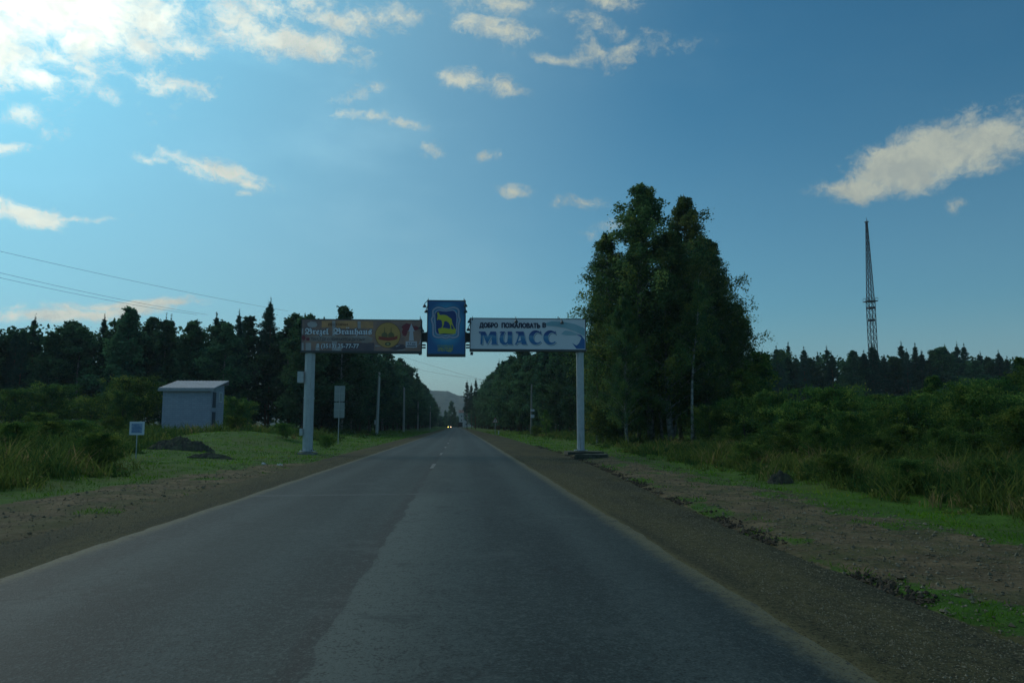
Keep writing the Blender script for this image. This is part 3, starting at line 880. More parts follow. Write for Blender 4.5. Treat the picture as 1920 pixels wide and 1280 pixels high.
# tall weeds, set out as clumps of one kind each
def weeds(name, cx, cy, per, dens_f, label, hmul=1.0):
    k = dens_f(cx, cy, cx - bend(cy))
    keep = rng.random(len(cx)) < k
    cx, cy, k = cx[keep], cy[keep], k[keep]
    n = len(cx)
    d0 = np.hypot(cx, cy)
    ch = np.clip(.24 + 1.05 * rng.random(n) ** 3.2 + .30 * wob(cx, cy, 7, 11) + .15 * wob(cx, cy, 2.6, 2), .14, 1.45) * hmul * (.35 + .65 * k)
    cr_ = ch * rng.uniform(.35, .8, n) + .004 * d0
    ct = np.clip(.34 + .75 * wob(cx, cy, 6, 13) + .30 * rng.normal(size=n), 0, 1)
    rep_ = np.repeat(np.arange(n), per); N = len(rep_)
    a = rng.uniform(0, 6.283, N); r = np.abs(rng.normal(size=N)) * .6
    x = cx[rep_] + np.cos(a) * r * cr_[rep_]; y = cy[rep_] + np.sin(a) * r * cr_[rep_]
    d = d0[rep_]
    hg = ch[rep_] * rng.uniform(.45, 1.1, N) * np.clip(1.15 - .3 * r, .3, 1)
    tn = np.clip(ct[rep_] + .1 * rng.normal(size=N), 0, 1)
    blades(name, x, y, hg, .010 + .0007 * d, rng.uniform(.15, 1.15, N), tn, m_weed, label, 'weeds')
    lf = rng.random(n) < .7          # leafy kinds
    s_i = np.flatnonzero(lf[rep_])[::2]; m = len(s_i)
    C = np.stack([x[s_i], y[s_i], H(x[s_i], y[s_i]) + hg[s_i] * rng.uniform(.3, 1.0, m)], 1)
    o = link(name.replace('weeds', 'weed_leaves'), leaves_mesh(name, C, .036 + .0019 * d[s_i], [m_weed], np.clip(tn[s_i] + .12 * rng.normal(size=m), 0, 1), aspect=.55))
    tag(o, label.replace('weeds', 'weed leaves'), 'weeds', kind='stuff')
    hd = np.flatnonzero((~lf)[rep_] & (rng.random(N) < .10)); m = len(hd)   # seed heads
    C = np.stack([x[hd], y[hd], H(x[hd], y[hd]) + hg[hd] * 1.0], 1)
    o = link(name.replace('weeds', 'seed_heads'), leaves_mesh(name, C, .028 + .0006 * d[hd], [m_seed], rng.random(m), aspect=.5))
    tag(o, label.replace('weeds', 'pale seed heads'), 'weeds', kind='stuff')


m_seed = leafmat('seed_heads', (0.13, 0.11, 0.05), (0.24, 0.21, 0.12), None, .3, 0)
x, y = polar(11800, 13, 135, -42, -6)


def dl(x, y, u):
    a = sst(-u + .8 * wob(x, y, 4, 1), 10.2, 11.6)
    open_ = sst(y, 24, 29) * (1 - sst(y, 58, 66)) * (1 - sst(-u + 1.0 * wob(x, y, 5, 6) - (y - 30) * .25, 12.6, 14.0))
    a = a * (1 - open_)
    a = a * (1 - .85 * sst(y, 66, 80) * (1 - sst(-u, 14, 17)))
    a = a * (1 - np.exp(-((x + 14.5) ** 2 / 5 + (y - 41) ** 2 / 8)))
    return a


weeds('tall_weeds', x, y, 22, dl, 'tall mixed green and brown weeds covering the left field', .98)
x, y = polar(11800, 9, 130, 4, 44)


def dr(x, y, u):
    a = sst(u + .6 * wob(x, y, 3, 1), 8.3, 9.8)
    a = np.where(y > 44, sst(u + .8 * wob(x, y, 4, 1), 8.8, 11), a) * (1 - .85 * sst(u, 17, 20))
    return a


weeds('tall_weeds', x, y, 22, dr, 'tall yellowish weeds below the bushes on the right verge', .68)

# ------------------------------------------------------------------ loose stones and clods
def pebbles(name, x, y, size, z, m_, label, cat):
    n = len(x)
    oc = np.array([(1, 0, 0), (0, 1, 0), (-1, 0, 0), (0, -1, 0), (0, 0, .7), (0, 0, -.6)], float)
    of = np.array([(0, 1, 4), (1, 2, 4), (2, 3, 4), (3, 0, 4), (1, 0, 5), (2, 1, 5), (3, 2, 5), (0, 3, 5)])
    a = rng.uniform(0, 6.28, n); ca, sa = np.cos(a), np.sin(a)
    v = oc[None] * (1 + .35 * rng.normal(size=(n, 6, 1))) * size[:, None, None]
    vx = v[..., 0] * ca[:, None] - v[..., 1] * sa[:, None]; vy = v[..., 0] * sa[:, None] + v[..., 1] * ca[:, None]
    V = np.stack([vx + x[:, None], vy + y[:, None], v[..., 2] + z[:, None]], -1).reshape(-1, 3)
    Fc = (np.arange(n)[:, None, None] * 6 + of[None]).reshape(-1, 3)
    me = npmesh(name, V, Fc, 3, [m_], attrs={'tint': ('FACE', np.repeat(rng.random(n), 8))})
    return tag(link(name, me), label, cat, kind='stuff')


def tintmat(name, a, b_):
    m_ = bpy.data.materials.new(name); m_.use_nodes = True; gg = G(m_.node_tree)
    bb = m_.node_tree.nodes['Principled BSDF']; bb.inputs['Roughness'].default_value = .9
    bb.inputs['Specular IOR Level'].default_value = .2
    gg.put(bb.inputs['Base Color'], gg.mixc(gg.n('ShaderNodeAttribute', attribute_name='tint').outputs['Fac'], a, b_))
    return m_


m_peb = tintmat('pebbles', (0.10, 0.09, 0.06), (0.22, 0.20, 0.14)); m_clod = tintmat('dry_mud', (0.03, 0.026, 0.018), (0.10, 0.08, 0.055))
yy = np.exp(rng.uniform(np.log(3.5), np.log(40), 16000))
uu = np.where(rng.random(len(yy)) < .72, 2.5 + (sh_right(yy) - 2.6) * rng.random(len(yy)), -4.6 - 1.4 * rng.random(len(yy)))
zz = np.where(uu > 0, -.012 - (uu - 2.5) * .012, -.012 + (uu + 4.5) * .014)
pebbles('gravel', uu + bend(yy), yy, .003 + .0004 * yy + .006 * rng.random(len(yy)) ** 3, zz, m_peb, 'fine loose gravel on the road shoulders', 'gravel')
yy = np.exp(rng.uniform(np.log(5), np.log(45), 9000))
uu = np.where(rng.random(len(yy)) < .75, sh_right(yy) + 3.2 * rng.random(len(yy)) ** .9, sh_left(yy) - 2.6 * rng.random(len(yy)))
xx = uu + bend(yy)
pebbles('stones', xx, yy, .006 + .0005 * yy + .022 * rng.random(len(yy)) ** 5, H(xx, yy) + .005, m_peb, 'pale stones scattered over the bare earth beside the road', 'stones')
yy = np.exp(rng.uniform(np.log(5), np.log(60), 7000))
uu = sh_right(yy) + .06 + .13 * rng.normal(size=len(yy))
ok = wob(uu * 0, yy, 2.5, 8) + .5 * wob(uu * 0, yy, .8, 3) > -.1
yy, uu = yy[ok], uu[ok]; xx = uu + bend(yy)
pebbles('mud_clods', xx, yy, .008 + .0003 * yy + .03 * rng.random(len(yy)) ** 3, H(xx, yy) + .02, m_clod, 'dark crumbled clods along the edge of the right shoulder', 'clods')


def heap(name, x, y, rx, ry, hz, m_, label):
    n = 46
    a = np.linspace(-1, 1, n); A, B = np.meshgrid(a, a)
    r = np.hypot(A, B)
    Z = hz * np.clip(1 - r ** 1.6, 0, 1) * (1 + .45 * wob(A * 5, B * 5, 3.0, 3)) + .07 * hz * rng.normal(size=A.shape) * (r < 1) - .12 * (r >= .97)
    X_, Y_ = x + A * rx, y + B * ry
    V = np.stack([X_.ravel(), Y_.ravel(), Z.ravel() + H(X_.ravel(), Y_.ravel())], 1)
    id_ = np.arange(n * n).reshape(n, n)
    f_ = np.stack([id_[:-1, :-1], id_[:-1, 1:], id_[1:, 1:], id_[1:, :-1]], -1).reshape(-1, 4)
    V0 = np.array([x, y, float(H(x, y))]); V = V - V0
    return tag(link(name, npmesh(name, V, f_, 4, [m_]), loc=tuple(V0)), label, 'soil heap')


m_soil = mat('dark_soil', (0.050, 0.048, 0.038), .95, noise=(3.5, .95, (0.10, 0.11, 0.06)), bump=1, bscale=8)
heap('soil_heap', at(340, 840, 42).x, 42, 1.75, 1.2, .62, m_soil, 'dark heap of dug soil on the grass behind the small notice board')
heap('soil_heap', at(395, 860, 36).x, 36, 1.1, .5, .22, m_soil, 'low flat patch of dark soil right of the dug heap')
heap('soil_heap', at(1463, 905, 20.5).x, 20.5, .36, .32, .30, m_soil, 'small brown heap at the edge of the weeds by the right track')
heap('soil_heap', at(1015, 838, 52).x, 52, .6, .5, .16, m_soil, 'small dark lump at the right shoulder edge before the gateway')

# ------------------------------------------------------------------ gateway with the three boards
YG = 42.0
m_pole = mat('grey_painted_steel', (0.46, 0.49, 0.52), .5, 0.0, noise=(5, .5, (0.33, 0.35, 0.37)), bump=.3, bscale=4)
gg = G(m_pole.node_tree); pb_ = m_pole.node_tree.nodes['Principled BSDF']; old = pb_.inputs['Base Color'].links[0].from_socket
co_ = gg.vm('MULTIPLY', gg.n('ShaderNodeTexCoord').outputs['Object'], (7, 7, .5))
gg.put(pb_.inputs['Base Color'], gg.mixc(gg.smooth(gg.noise(co_, 1.5, 6, .65), .54, .68, 0, .6), old, (0.20, 0.16, 0.12)))
m_dark = mat('dark_steel', (0.05, 0.055, 0.06), .5, .3)
m_back = mat('board_edge', (0.18, 0.19, 0.2), .6)
m_conc = mat('concrete', (0.28, 0.27, 0.25), .9, noise=(5, .7, (0.16, 0.15, 0.13)), bump=.5)


def W_(px, py, Y=YG): return at(px, py, Y)


gate = empty('welcome_gateway', (0, YG, 0), 'gateway over the road with advertising board, blue crest panel and welcome board', 'gateway')


def gl(v): return Vector(v) - Vector((0, YG, 0))


NFLAT = 0


def flat(name, polys, Y, m_, parent, th=.003):
    if 1 < len(polys) <= 12:
        for p_ in polys: flat(name, [p_], Y, m_, parent)
        return
    """flat print: polygons given in photograph pixels laid in the plane y = Y"""
    global NFLAT
    NFLAT += 1
    Y = Y - .0003 * (NFLAT % 40)
    V, Fc = [], []
    for poly in polys:
        pts = [gl(W_(px, py, Y)) for px, py in poly]
        b0 = len(V); V += [tuple(p) for p in pts]
        for t in tessellate_polygon([[Vector((p.x, p.z, 0)) for p in pts]]):
            a_, b_, c_ = (pts[i] for i in t)
            if (b_ - a_).cross(c_ - a_).y > 0: t = (t[0], t[2], t[1])
            Fc.append(tuple(b0 + i for i in t))
    me = bpy.data.meshes.new(name); me.from_pydata(V, [], Fc); me.materials.append(m_)
    return link(name, me, parent)


def text(name, s, x0, x1, ybase, hpx, Y, m_, parent, shear=0, bold=0, cap=None, heavy=0):
    """lettering fitted between two pixel columns on plane y=Y"""
    Y = Y - .013
    cu = bpy.data.curves.new(name, 'FONT'); cu.body = s; cu.size = 1; cu.shear = shear; cu.offset = bold
    cu.resolution_u = 4
    to = bpy.data.objects.new('tmp', cu); COL.objects.link(to)
    bpy.context.view_layer.update()
    me = bpy.data.meshes.new_from_object(to.evaluated_get(bpy.context.evaluated_depsgraph_get()))
    bpy.data.objects.remove(to); bpy.data.curves.remove(cu)
    me.name = name
    n = len(me.vertices); co = np.empty(n * 3, np.float32); me.vertices.foreach_get('co', co); co = co.reshape(-1, 3)
    p0, p1 = W_(x0, ybase, Y), W_(x1, ybase, Y)
    hgt = (W_(x0, ybase - hpx, Y) - p0).z
    mn, mx_ = co.min(0), co.max(0)
    out = np.empty_like(co)
    out[:, 0] = (co[:, 0] - mn[0]) / (mx_[0] - mn[0]) * (p1.x - p0.x) + p0.x
    out[:, 1] = Y - YG
    out[:, 2] = co[:, 1] / (cap or .73) * hgt + p0.z
    me.vertices.foreach_set('co', out.ravel()); me.update()
    me.materials.clear(); me.materials.append(m_)
    if heavy:   # bold strokes: the outline laid on itself a little to the side and higher
        v = [tuple(c_) for c_ in out]; f_ = [tuple(p.vertices) for p in me.polygons]; V2, F2 = [], []
        for k, (dx, dz) in enumerate(((0, 0), (heavy, 0), (heavy / 2, heavy / 2), (heavy / 2, -heavy / 2))):
            b_ = len(V2); V2 += [(x_ + dx, y_ - .0004 * k, z_ + dz) for x_, y_, z_ in v]; F2 += [tuple(b_ + i for i in q_) for q_ in f_]
        me = bpy.data.meshes.new(name); me.from_pydata(V2, [], F2); me.materials.append(m_)
    return link(name, me, parent)


# posts
def post(px, pyb, pyt, wpx, px2):
    a = gl(W_(px, pyb)); c = gl(W_(px2, pyt)); r = wpx / 2.15 / 1450 * YG
    mb = MB(); a.y = c.y = .25
    a.z = float(H(a.x, YG)) - .05
    c.x = a.x = (a.x + c.x) / 2
    mb.prism([(a.x + r * math.cos(k) * 1.08, .25 + r * math.sin(k)) for k in [R(22.5 + 45 * i) for i in range(8)]], a.z, c.z)
    return mb.build('post', m_pole, gate), a, c, r


pl, la_, lc_, lr = post(577, 852, 655, 19, 578)
pr, ra_, rc_, rr = post(1090, 845, 652, 14.5, 1089)
mb = MB(); mb.box(la_.x - .45, la_.x + .45, -.2, .7, -.3, .06); mb.build('footing', m_conc, gate)
mb = MB(); p0 = gl(W_(1062, 850)); mb.box(p0.x, p0.x + 1.95, -.6, .9, -.45, .09); mb.build('footing', mat('mossy_concrete', (0.07, 0.075, 0.055), .95, noise=(6, .8, (0.035, 0.04, 0.03))), gate)
for o_, a_, r_, hs_ in ((pl, la_, lr, (.12, 2.9, 5.4)), (pr, ra_, rr, (.14, 3.1, 5.4))):
    for k, hz0 in enumerate(hs_):
        mb = MB(); q = r_ + (.16 if k == 0 else .018)
        mb.prism([(a_.x + q * 1.08 * math.cos(k_), .25 + q * math.sin(k_)) for k_ in [R(22.5 + 45 * i) for i in range(8)]], hz0, hz0 + (.03 if k == 0 else .09))
        mb.build('flange' if k == 0 else 'collar', m_pole, o_)
    for k in range(4):
        mb = MB(); an = R(45 + 90 * k); bx0, by0 = a_.x + (r_ + .09) * math.cos(an), .25 + (r_ + .09) * math.sin(an)
        mb.tube([(bx0, by0, .14), (bx0, by0, .22)], .025, 6); mb.build('bolt', m_dark, o_)
# switch boxes on the left post
for (x0, x1, y0, y1) in [(557, 569, 696, 717), (561, 567, 803, 816)]:
    a, c = gl(W_(x0, y1)), gl(W_(x1, y0)); mb = MB(); mb.box(a.x, c.x, .02, .32, a.z, c.z); mb.build('switch_box', m_pole, gate)
# beam behind the boards
a, c = gl(W_(570, 637)), gl(W_(1095, 624))
mb = MB(); mb.box(a.x, c.x, .30, .72, a.z, c.z); mb.build('beam', m_dark, gate)
for px in (790, 800, 874, 884):   # flange plates between beam pieces
    a, c = gl(W_(px - 1.2, 640)), gl(W_(px + 1.2, 621)); mb = MB(); mb.box(a.x, c.x, .26, .76, a.z, c.z); mb.build('flange', m_dark, gate)
for px in (794, 877):
    for py in (645, 650):
        a, c = gl(W_(px - 3.4, py + 1.1)), gl(W_(px + 3.4, py - 1.1)); mb = MB(); mb.box(a.x, c.x, .35, .6, a.z, c.z)
        mb.build('bracket', m_dark, gate)


def board(x0, x1, y0, y1, m_, name, dep=.28, y_off=0):
    a, c = gl(W_(x0, y1)), gl(W_(x1, y0)); mb = MB()
    mb.box(a.x, c.x, y_off, y_off + dep, a.z, c.z)
    o = mb.build(name, m_, gate)
    fr = MB(); e = .045
    fr.box(a.x - e, c.x + e, y_off - .012, y_off + dep + .01, c.z, c.z + e)
    fr.box(a.x - e, c.x + e, y_off - .05, y_off + dep + .06, a.z - .12, a.z)
    fr.box(a.x - e, a.x - .002, y_off - .012, y_off + dep + .01, a.z, c.z)
    fr.box(c.x + .002, c.x + e, y_off - .012, y_off + dep + .01, a.z, c.z)
    fr.build('frame', m_dark, o)
    return o


pm = {}
def P_(name, c, **k):
    if name not in pm: pm[name] = mat('print_' + name, c, .55, **k)
    return pm[name]


m_adv = P_('brown_photo', (0.36, 0.21, 0.16), noise=(.9, .95, (0.15, 0.11, 0.13)), bump=.5, bscale=1.6)
m_wel = P_('pale_grey', (0.66, 0.70, 0.78), noise=(.8, .5, (0.56, 0.60, 0.68)), bump=.5, bscale=1.6)
# left advertising board
adv = board(565, 790, 601, 657, m_adv, 'advertising_board')
zc = lambda x, y: (560 + x / 8, 590 + y / 8)
blot = lambda cx, cy, rx, ry, n=14, s=0: [zc(cx + rx * math.cos(2 * math.pi * i / n) * (1 + .12 * math.sin(i * 2.7 + s)), cy + ry * math.sin(2 * math.pi * i / n) * (1 + .12 * math.cos(i * 3.1 + s))) for i in range(n)]
rect = lambda x0, y0, x1, y1: [zc(x0, y0), zc(x1, y0), zc(x1, y1), zc(x0, y1)]
Yl = YG - .004
flat('print_orange', [rect(560, 92, 880, 205), rect(930, 100, 1120, 200), rect(345, 92, 500, 190)], Yl, P_('orange', (0.58, 0.30, 0.13), noise=(1.5, .7, (0.24, 0.14, 0.10))), adv)
flat('print_white', [rect(505, 92, 548, 320), rect(885, 100, 930, 205), blot(205, 145, 75, 48), rect(45, 420, 75, 545), rect(105, 420, 185, 545), rect(500, 400, 575, 470), rect(500, 480, 640, 540), rect(255, 470, 310, 540), rect(45, 205, 70, 290)], Yl,
     P_('milky', (0.42, 0.40, 0.42), noise=(2, .7, (0.28, 0.24, 0.26))), adv)
flat('print_red', [blot(1640, 185, 90, 55, s=1), blot(1745, 200, 60, 32, s=3), blot(1590, 260, 40, 60, s=2), blot(75, 345, 28, 38), blot(140, 365, 30, 22, s=2)], Yl, P_('dark_red', (0.22, 0.03, 0.045), noise=(2, .6, (0.08, 0.02, 0.05))), adv)
flat('print_shade', [rect(650, 420, 1130, 545), blot(1480, 480, 130, 45), rect(190, 92, 340, 100)], Yl, P_('deep_shade', (0.085, 0.065, 0.09), noise=(2, .8, (0.15, 0.11, 0.12))), adv)
flat('print_tan', [blot(1010, 370, 100, 55, s=4), rect(165, 315, 1000, 400)], Yl - .002, P_('tan', (0.23, 0.17, 0.15), noise=(1.2, .9, (0.38, 0.34, 0.34))), adv)
m_ltext = P_('letter_white', (0.66, 0.68, 0.76)); m_navy = P_('navy', (0.02, 0.02, 0.055))
text('lettering', 'РЕСТОРАН', 560 + 445 / 8, 560 + 735 / 8, 590 + 163 / 8, 4.6, YG - .012, P_('brown_ink', (0.06, 0.03, 0.02)), adv, bold=.012)
FR = lambda s: ''.join(chr(0x1D56C + ord(c) - 65) if c.isupper() else chr(0x1D586 + ord(c) - 97) if c.islower() else c for c in s)
for (s, x0, x1) in [('Brezel', 95, 455), ('Brauhaus', 520, 1100)]:
    text('lettering_outline', FR(s), 560 + (x0 - 5) / 8, 560 + (x1 + 5) / 8, 590 + 293 / 8, 11, YG - .011, m_navy, adv, bold=.07, cap=.70)
    text('lettering', FR(s), 560 + x0 / 8, 560 + x1 / 8, 590 + 291 / 8, 10.8, YG - .017, m_ltext, adv, bold=.018, cap=.70)
flat('umlaut', [rect(715, 188, 730, 204), rect(742, 188, 757, 204)], YG - .017, m_ltext, adv)
text('lettering', 'ТАМ, ГДЕ СОБИРАЮТСЯ ДРУЗЬЯ!', 560 + 185 / 8, 560 + 995 / 8, 590 + 386 / 8, 5.2, YG - .012, P_('grey_ink', (0.07, 0.06, 0.08)), adv, bold=.012)
text('lettering_outline', '8 (3513) 25-77-77', 560 + 262 / 8, 560 + 907 / 8, 590 + 497 / 8, 8.4, YG - .011, m_navy, adv, bold=.05)
text('lettering', '8 (3513) 25-77-77', 560 + 265 / 8, 560 + 904 / 8, 590 + 495 / 8, 8.2, YG - .017, m_ltext, adv, bold=.022)
# round beer emblem
circ = lambda cx, cy, r, n=40: [zc(cx + r * math.cos(2 * math.pi * i / n), cy + r * math.sin(2 * math.pi * i / n)) for i in range(n)]
flat('emblem', [circ(1338, 305, 192)], YG - .010, P_('emblem_edge', (0.20, 0.10, 0.03)), adv)
flat('emblem', [circ(1338, 305, 184)], YG - .014, P_('emblem_gold', (0.50, 0.29, 0.085), noise=(3, .4, (0.38, 0.21, 0.06))), adv)
kett = lambda cx: [zc(cx - 45, 345), zc(cx - 48, 300), zc(cx - 35, 275), zc(cx - 8, 262), zc(cx - 5, 190), zc(cx - 2, 190), zc(cx + 2, 190), zc(cx + 5, 262), zc(cx + 32, 275), zc(cx + 46, 300), zc(cx + 44, 345)]
flat('emblem_kettles', [kett(1290), kett(1388)], YG - .018, P_('copper', (0.14, 0.12, 0.045)), adv)
if 0: flat('emblem_kettle_windows', [[zc(cx - 16, 330), zc(cx - 16, 300), zc(cx, 285), zc(cx + 14, 300), zc(cx + 14, 330)] for cx in (1288, 1392)], YG - .021, P_('cream', (0.42, 0.36, 0.18)), adv)
flat('emblem_ribbon', [[zc(1190, 318), zc(1240, 328), zc(1338, 340), zc(1440, 328), zc(1488, 312), zc(1476, 336), zc(1488, 358), zc(1440, 378), zc(1338, 392), zc(1240, 378), zc(1190, 364), zc(1204, 340)]],
     YG - .022, P_('ribbon_red', (0.28, 0.05, 0.03)), adv)
flat('emblem_seal', [[zc(1338 + 45 * math.cos(k * .4), 437 + 27 * math.sin(k * .4)) for k in range(16)]], YG - .018, P_('seal_green', (0.06, 0.085, 0.035)), adv)
flat('emblem_seal_centre', [[zc(1338 + 22 * math.cos(k * .4), 437 + 12 * math.sin(k * .4)) for k in range(16)]], YG - .022, P_('cream', (0.42, 0.36, 0.18)), adv)
# arrow and distance
flat('arrow', [[zc(1690, 128), zc(1740, 250), zc(1716, 245), zc(1728, 390), zc(1652, 390), zc(1668, 245), zc(1645, 250)], rect(1605, 398, 1775, 492)], YG - .012, P_('arrow_white', (0.50, 0.49, 0.56)), adv)
text('lettering', '3,7 км', 560 + 1635 / 8, 560 + 1750 / 8, 590 + 447 / 8, 4.4, YG - .016, m_navy, adv, bold=.01)
flat('small_print', [rect(1622, 462, 1758, 474)], YG - .016, P_('grey_ink', None), adv)
flat('print_swoosh', [[zc(1150, 452), zc(1240, 470), zc(1150, 475)], [zc(1450, 470), zc(1530, 448), zc(1470, 480)], [zc(1360, 545), zc(1560, 535), zc(1720, 500), zc(1830, 430), zc(1835, 350), zc(1800, 440), zc(1700, 505), zc(1540, 525)]], YG - .008, P_('milky', None), adv)

# right welcome board
wel = board(882, 1097, 599, 654, m_wel, 'welcome_board')
z3 = lambda x, y: (875 + x / 8.348, 590 + y / 8.348)
m_lt = P_('light_teal', (0.20, 0.40, 0.50), noise=(.9, .7, (0.36, 0.52, 0.60))); m_bl = P_('strong_blue', (0.015, 0.10, 0.33), noise=(1.5, .6, (0.03, 0.19, 0.42)))
P3 = lambda L: [z3(*p) for p in L]
flat('swoosh', [P3([(1230, 130), (1330, 102), (1500, 108), (1680, 140), (1780, 182), (1849, 225), (1849, 335), (1700, 262), (1540, 205), (1380, 178), (1250, 172)]),
                P3([(1480, 300), (1540, 245), (1640, 262), (1740, 305), (1700, 318), (1560, 322)])], Yl, m_lt, wel)
flat('swoosh', [P3([(1755, 235), (1805, 192), (1849, 222), (1849, 336), (1780, 290)]), P3([(1700, 300), (1790, 318), (1849, 395), (1850, 533), (1718, 531), (1650, 440), (1722, 482), (1760, 440), (1795, 365), (1770, 335)])], YG - .008, m_bl, wel)
m_ink = P_('dark_ink', (0.012, 0.022, 0.07))
text('lettering', 'ДОБРО', *[875 + v / 8.348 for v in (198, 482)], 590 + 196 / 8.348, 8.4, YG - .010, m_ink, wel, bold=.015, heavy=.032)
text('lettering', 'ПОЖАЛОВАТЬ', *[875 + v / 8.348 for v in (545, 1145)], 590 + 200 / 8.348, 8.6, YG - .010, m_ink, wel, bold=.015, heavy=.032)
text('lettering', 'В', *[875 + v / 8.348 for v in (1185, 1235)], 590 + 197 / 8.348, 8.3, YG - .010, m_ink, wel, bold=.015, heavy=.032)
# МИАСС, drawn letter by letter (coordinates of the enlarged photo)
def arc(cx, cy, rx, ry, a0, a1, n=16): return [(cx + rx * math.cos(R(a0 + (a1 - a0) * i / n)), cy + ry * math.sin(R(a0 + (a1 - a0) * i / n))) for i in range(n + 1)]
LET = [
    [(190, 262), (290, 262), (330, 345), (372, 262), (460, 262), (470, 440), (492, 462), (382, 462), (396, 440), (388, 338), (318, 462), (258, 318), (246, 462), (215, 462), (222, 300), (215, 285), (190, 285)],
    [(515, 270), (540, 262), (605, 262), (585, 300), (575, 370), (582, 420), (610, 438), (635, 420), (645, 340), (640, 262), (710, 262), (712, 440), (722, 462), (650, 462), (645, 448), (610, 468), (560, 464), (522, 430), (512, 380), (528, 310), (548, 285), (520, 285)],
    [(770, 262), (892, 262), (900, 300), (920, 400), (945, 462), (862, 462), (858, 425), (795, 440), (785, 462), (748, 462), (775, 430), (800, 350), (810, 290), (770, 285)],
    arc(1078, 357, 108, 112, -28, -335, 22)[:0] + [(1165, 245), (1172, 312), (1150, 300)] + arc(1082, 355, 112, 112, -62, -300, 20)[:0] + [],
]


def cshape(cx):
    out = arc(cx, 355, 108, 112, -50, -320, 22)   # outer, anticlockwise over the left
    inn = arc(cx + 28, 357, 62, 78, -310, -62, 22)
    return [(cx + 78, 246), (cx + 92, 310), (cx + 72, 298), *inn[::-1][:0], *[(x, y) for x, y in inn[::-1]], (cx + 88, 420), *out[::-1]]


LET = LET[:3] + [cshape(1080), cshape(1308)]
ahole = [(838, 330), (850, 400), (805, 412)]


def shiftscale(L, dx, dy, s):
    cx = sum(p[0] for p in L) / len(L); cy = 362
    return [z3(cx + (x - cx) * s + dx, cy + (y - cy) * s + dy) for x, y in L]


flat('lettering_shadow', [shiftscale(L, 14, 17, 1.0) for L in LET], YG - .008, P_('shadow_ink', (0.07, 0.15, 0.22)), wel)
flat('lettering_outline', [shiftscale(L, 8, 10, 1.0) for L in LET], YG - .012, P_('halo', (0.50, 0.62, 0.72)), wel)
m_mi = bpy.data.materials.new('print_snowcap_blue'); m_mi.use_nodes = True
gg = G(m_mi.node_tree); zz_ = gg.n('ShaderNodeSeparateXYZ'); gg.put(zz_.inputs[0], gg.n('ShaderNodeTexCoord').outputs['Object'])
zt, zb = gl(W_(1000, 620)).z, gl(W_(1000, 646)).z
fz = gg.m('ADD', gg.m('DIVIDE', gg.m('SUBTRACT', zt, zz_.outputs[2]), zt - zb), gg.m('MULTIPLY', gg.m('SUBTRACT', gg.noise(gg.n('ShaderNodeTexCoord').outputs['Object'], 6, 3), .5), .22))
gg.put(m_mi.node_tree.nodes['Principled BSDF'].inputs['Base Color'], gg.ramp(fz, [(0, (0.010, 0.05, 0.22)), (.30, (0.015, 0.09, 0.32)), (.42, (0.10, 0.30, 0.48)), (.62, (0.02, 0.19, 0.42)), (1, (0.010, 0.13, 0.38))]))
flat('lettering', [shiftscale(L, 0, 0, 1.0) for L in LET], YG - .016, m_mi, wel)
flat('lettering_counter', [P3(ahole)], YG - .019, m_wel, wel)

# crest panel
YC = YG - .25
m_cr = P_('crest_blue', (0.012, 0.12, 0.32))
crest = board(802, 872, 566, 664, m_cr, 'crest_panel', .42, -.25)
zq = lambda x, y: (785 + x / 10.667, 555 + y / 10.667)
Q = lambda L: [zq(*p) for p in L]
m_glow = bpy.data.materials.new('print_crest_gradient'); m_glow.use_nodes = True
gg = G(m_glow.node_tree); tcx = gg.n('ShaderNodeTexCoord').outputs['Object']
cc_ = gl(at(837, 608, YC)); mp = gg.n('ShaderNodeMapping', vector_type='TEXTURE'); gg.put(mp.inputs[0], tcx)
mp.inputs[1].default_value = cc_; mp.inputs[3].default_value = (1.15, 50, 1.5)
gg.put(m_glow.node_tree.nodes['Principled BSDF'].inputs['Base Color'], gg.ramp(gg.m('ADD', gg.vm('LENGTH', mp.outputs[0], out=1), gg.m('MULTIPLY', gg.noise(tcx, 3, 3), .1)), [(0, (0.36, 0.56, 0.66)), (.45, (0.22, 0.48, 0.62)), (.72, (0.03, 0.26, 0.48)), (.98, (0.012, 0.12, 0.32))]))
m_glow.node_tree.nodes['Principled BSDF'].inputs['Roughness'].default_value = .5
flat('print_gradient', [Q([(178, 125), (912, 125), (912, 1158), (178, 1158)])], YC - .004, m_glow, crest)


def catm(P, n=6, closed=True):
    out = []; N = len(P)
    for i in range(N if closed else N - 1):
        p0, p1, p2, p3 = (P[(i + k - 1) % N] if closed else P[min(max(i + k - 1, 0), N - 1)] for k in range(4))
        for j in range(n):
            t = j / n
            out.append(tuple(.5 * ((2 * p1[d]) + (-p0[d] + p2[d]) * t + (2 * p0[d] - 5 * p1[d] + 4 * p2[d] - p3[d]) * t * t + (-p0[d] + 3 * p1[d] - 3 * p2[d] + p3[d]) * t ** 3) for d in (0, 1)))
    if not closed: out.append(P[-1])
    return out


def stroke(P, w, closed=True):
    P = catm(P, 6, closed); out = []; N = len(P)
    L, Rr = [], []
    for i in range(N):
        a_ = P[(i - 1) % N] if closed else P[max(i - 1, 0)]; c_ = P[(i + 1) % N] if closed else P[min(i + 1, N - 1)]
        dx, dy = c_[0] - a_[0], c_[1] - a_[1]; l_ = math.hypot(dx, dy) + 1e-6
        L.append((P[i][0] - dy / l_ * w / 2, P[i][1] + dx / l_ * w / 2)); Rr.append((P[i][0] + dy / l_ * w / 2, P[i][1] - dx / l_ * w / 2))
    return [Q([L[i], L[(i + 1) % N], Rr[(i + 1) % N], Rr[i]]) for i in range(N if closed else N - 1)]


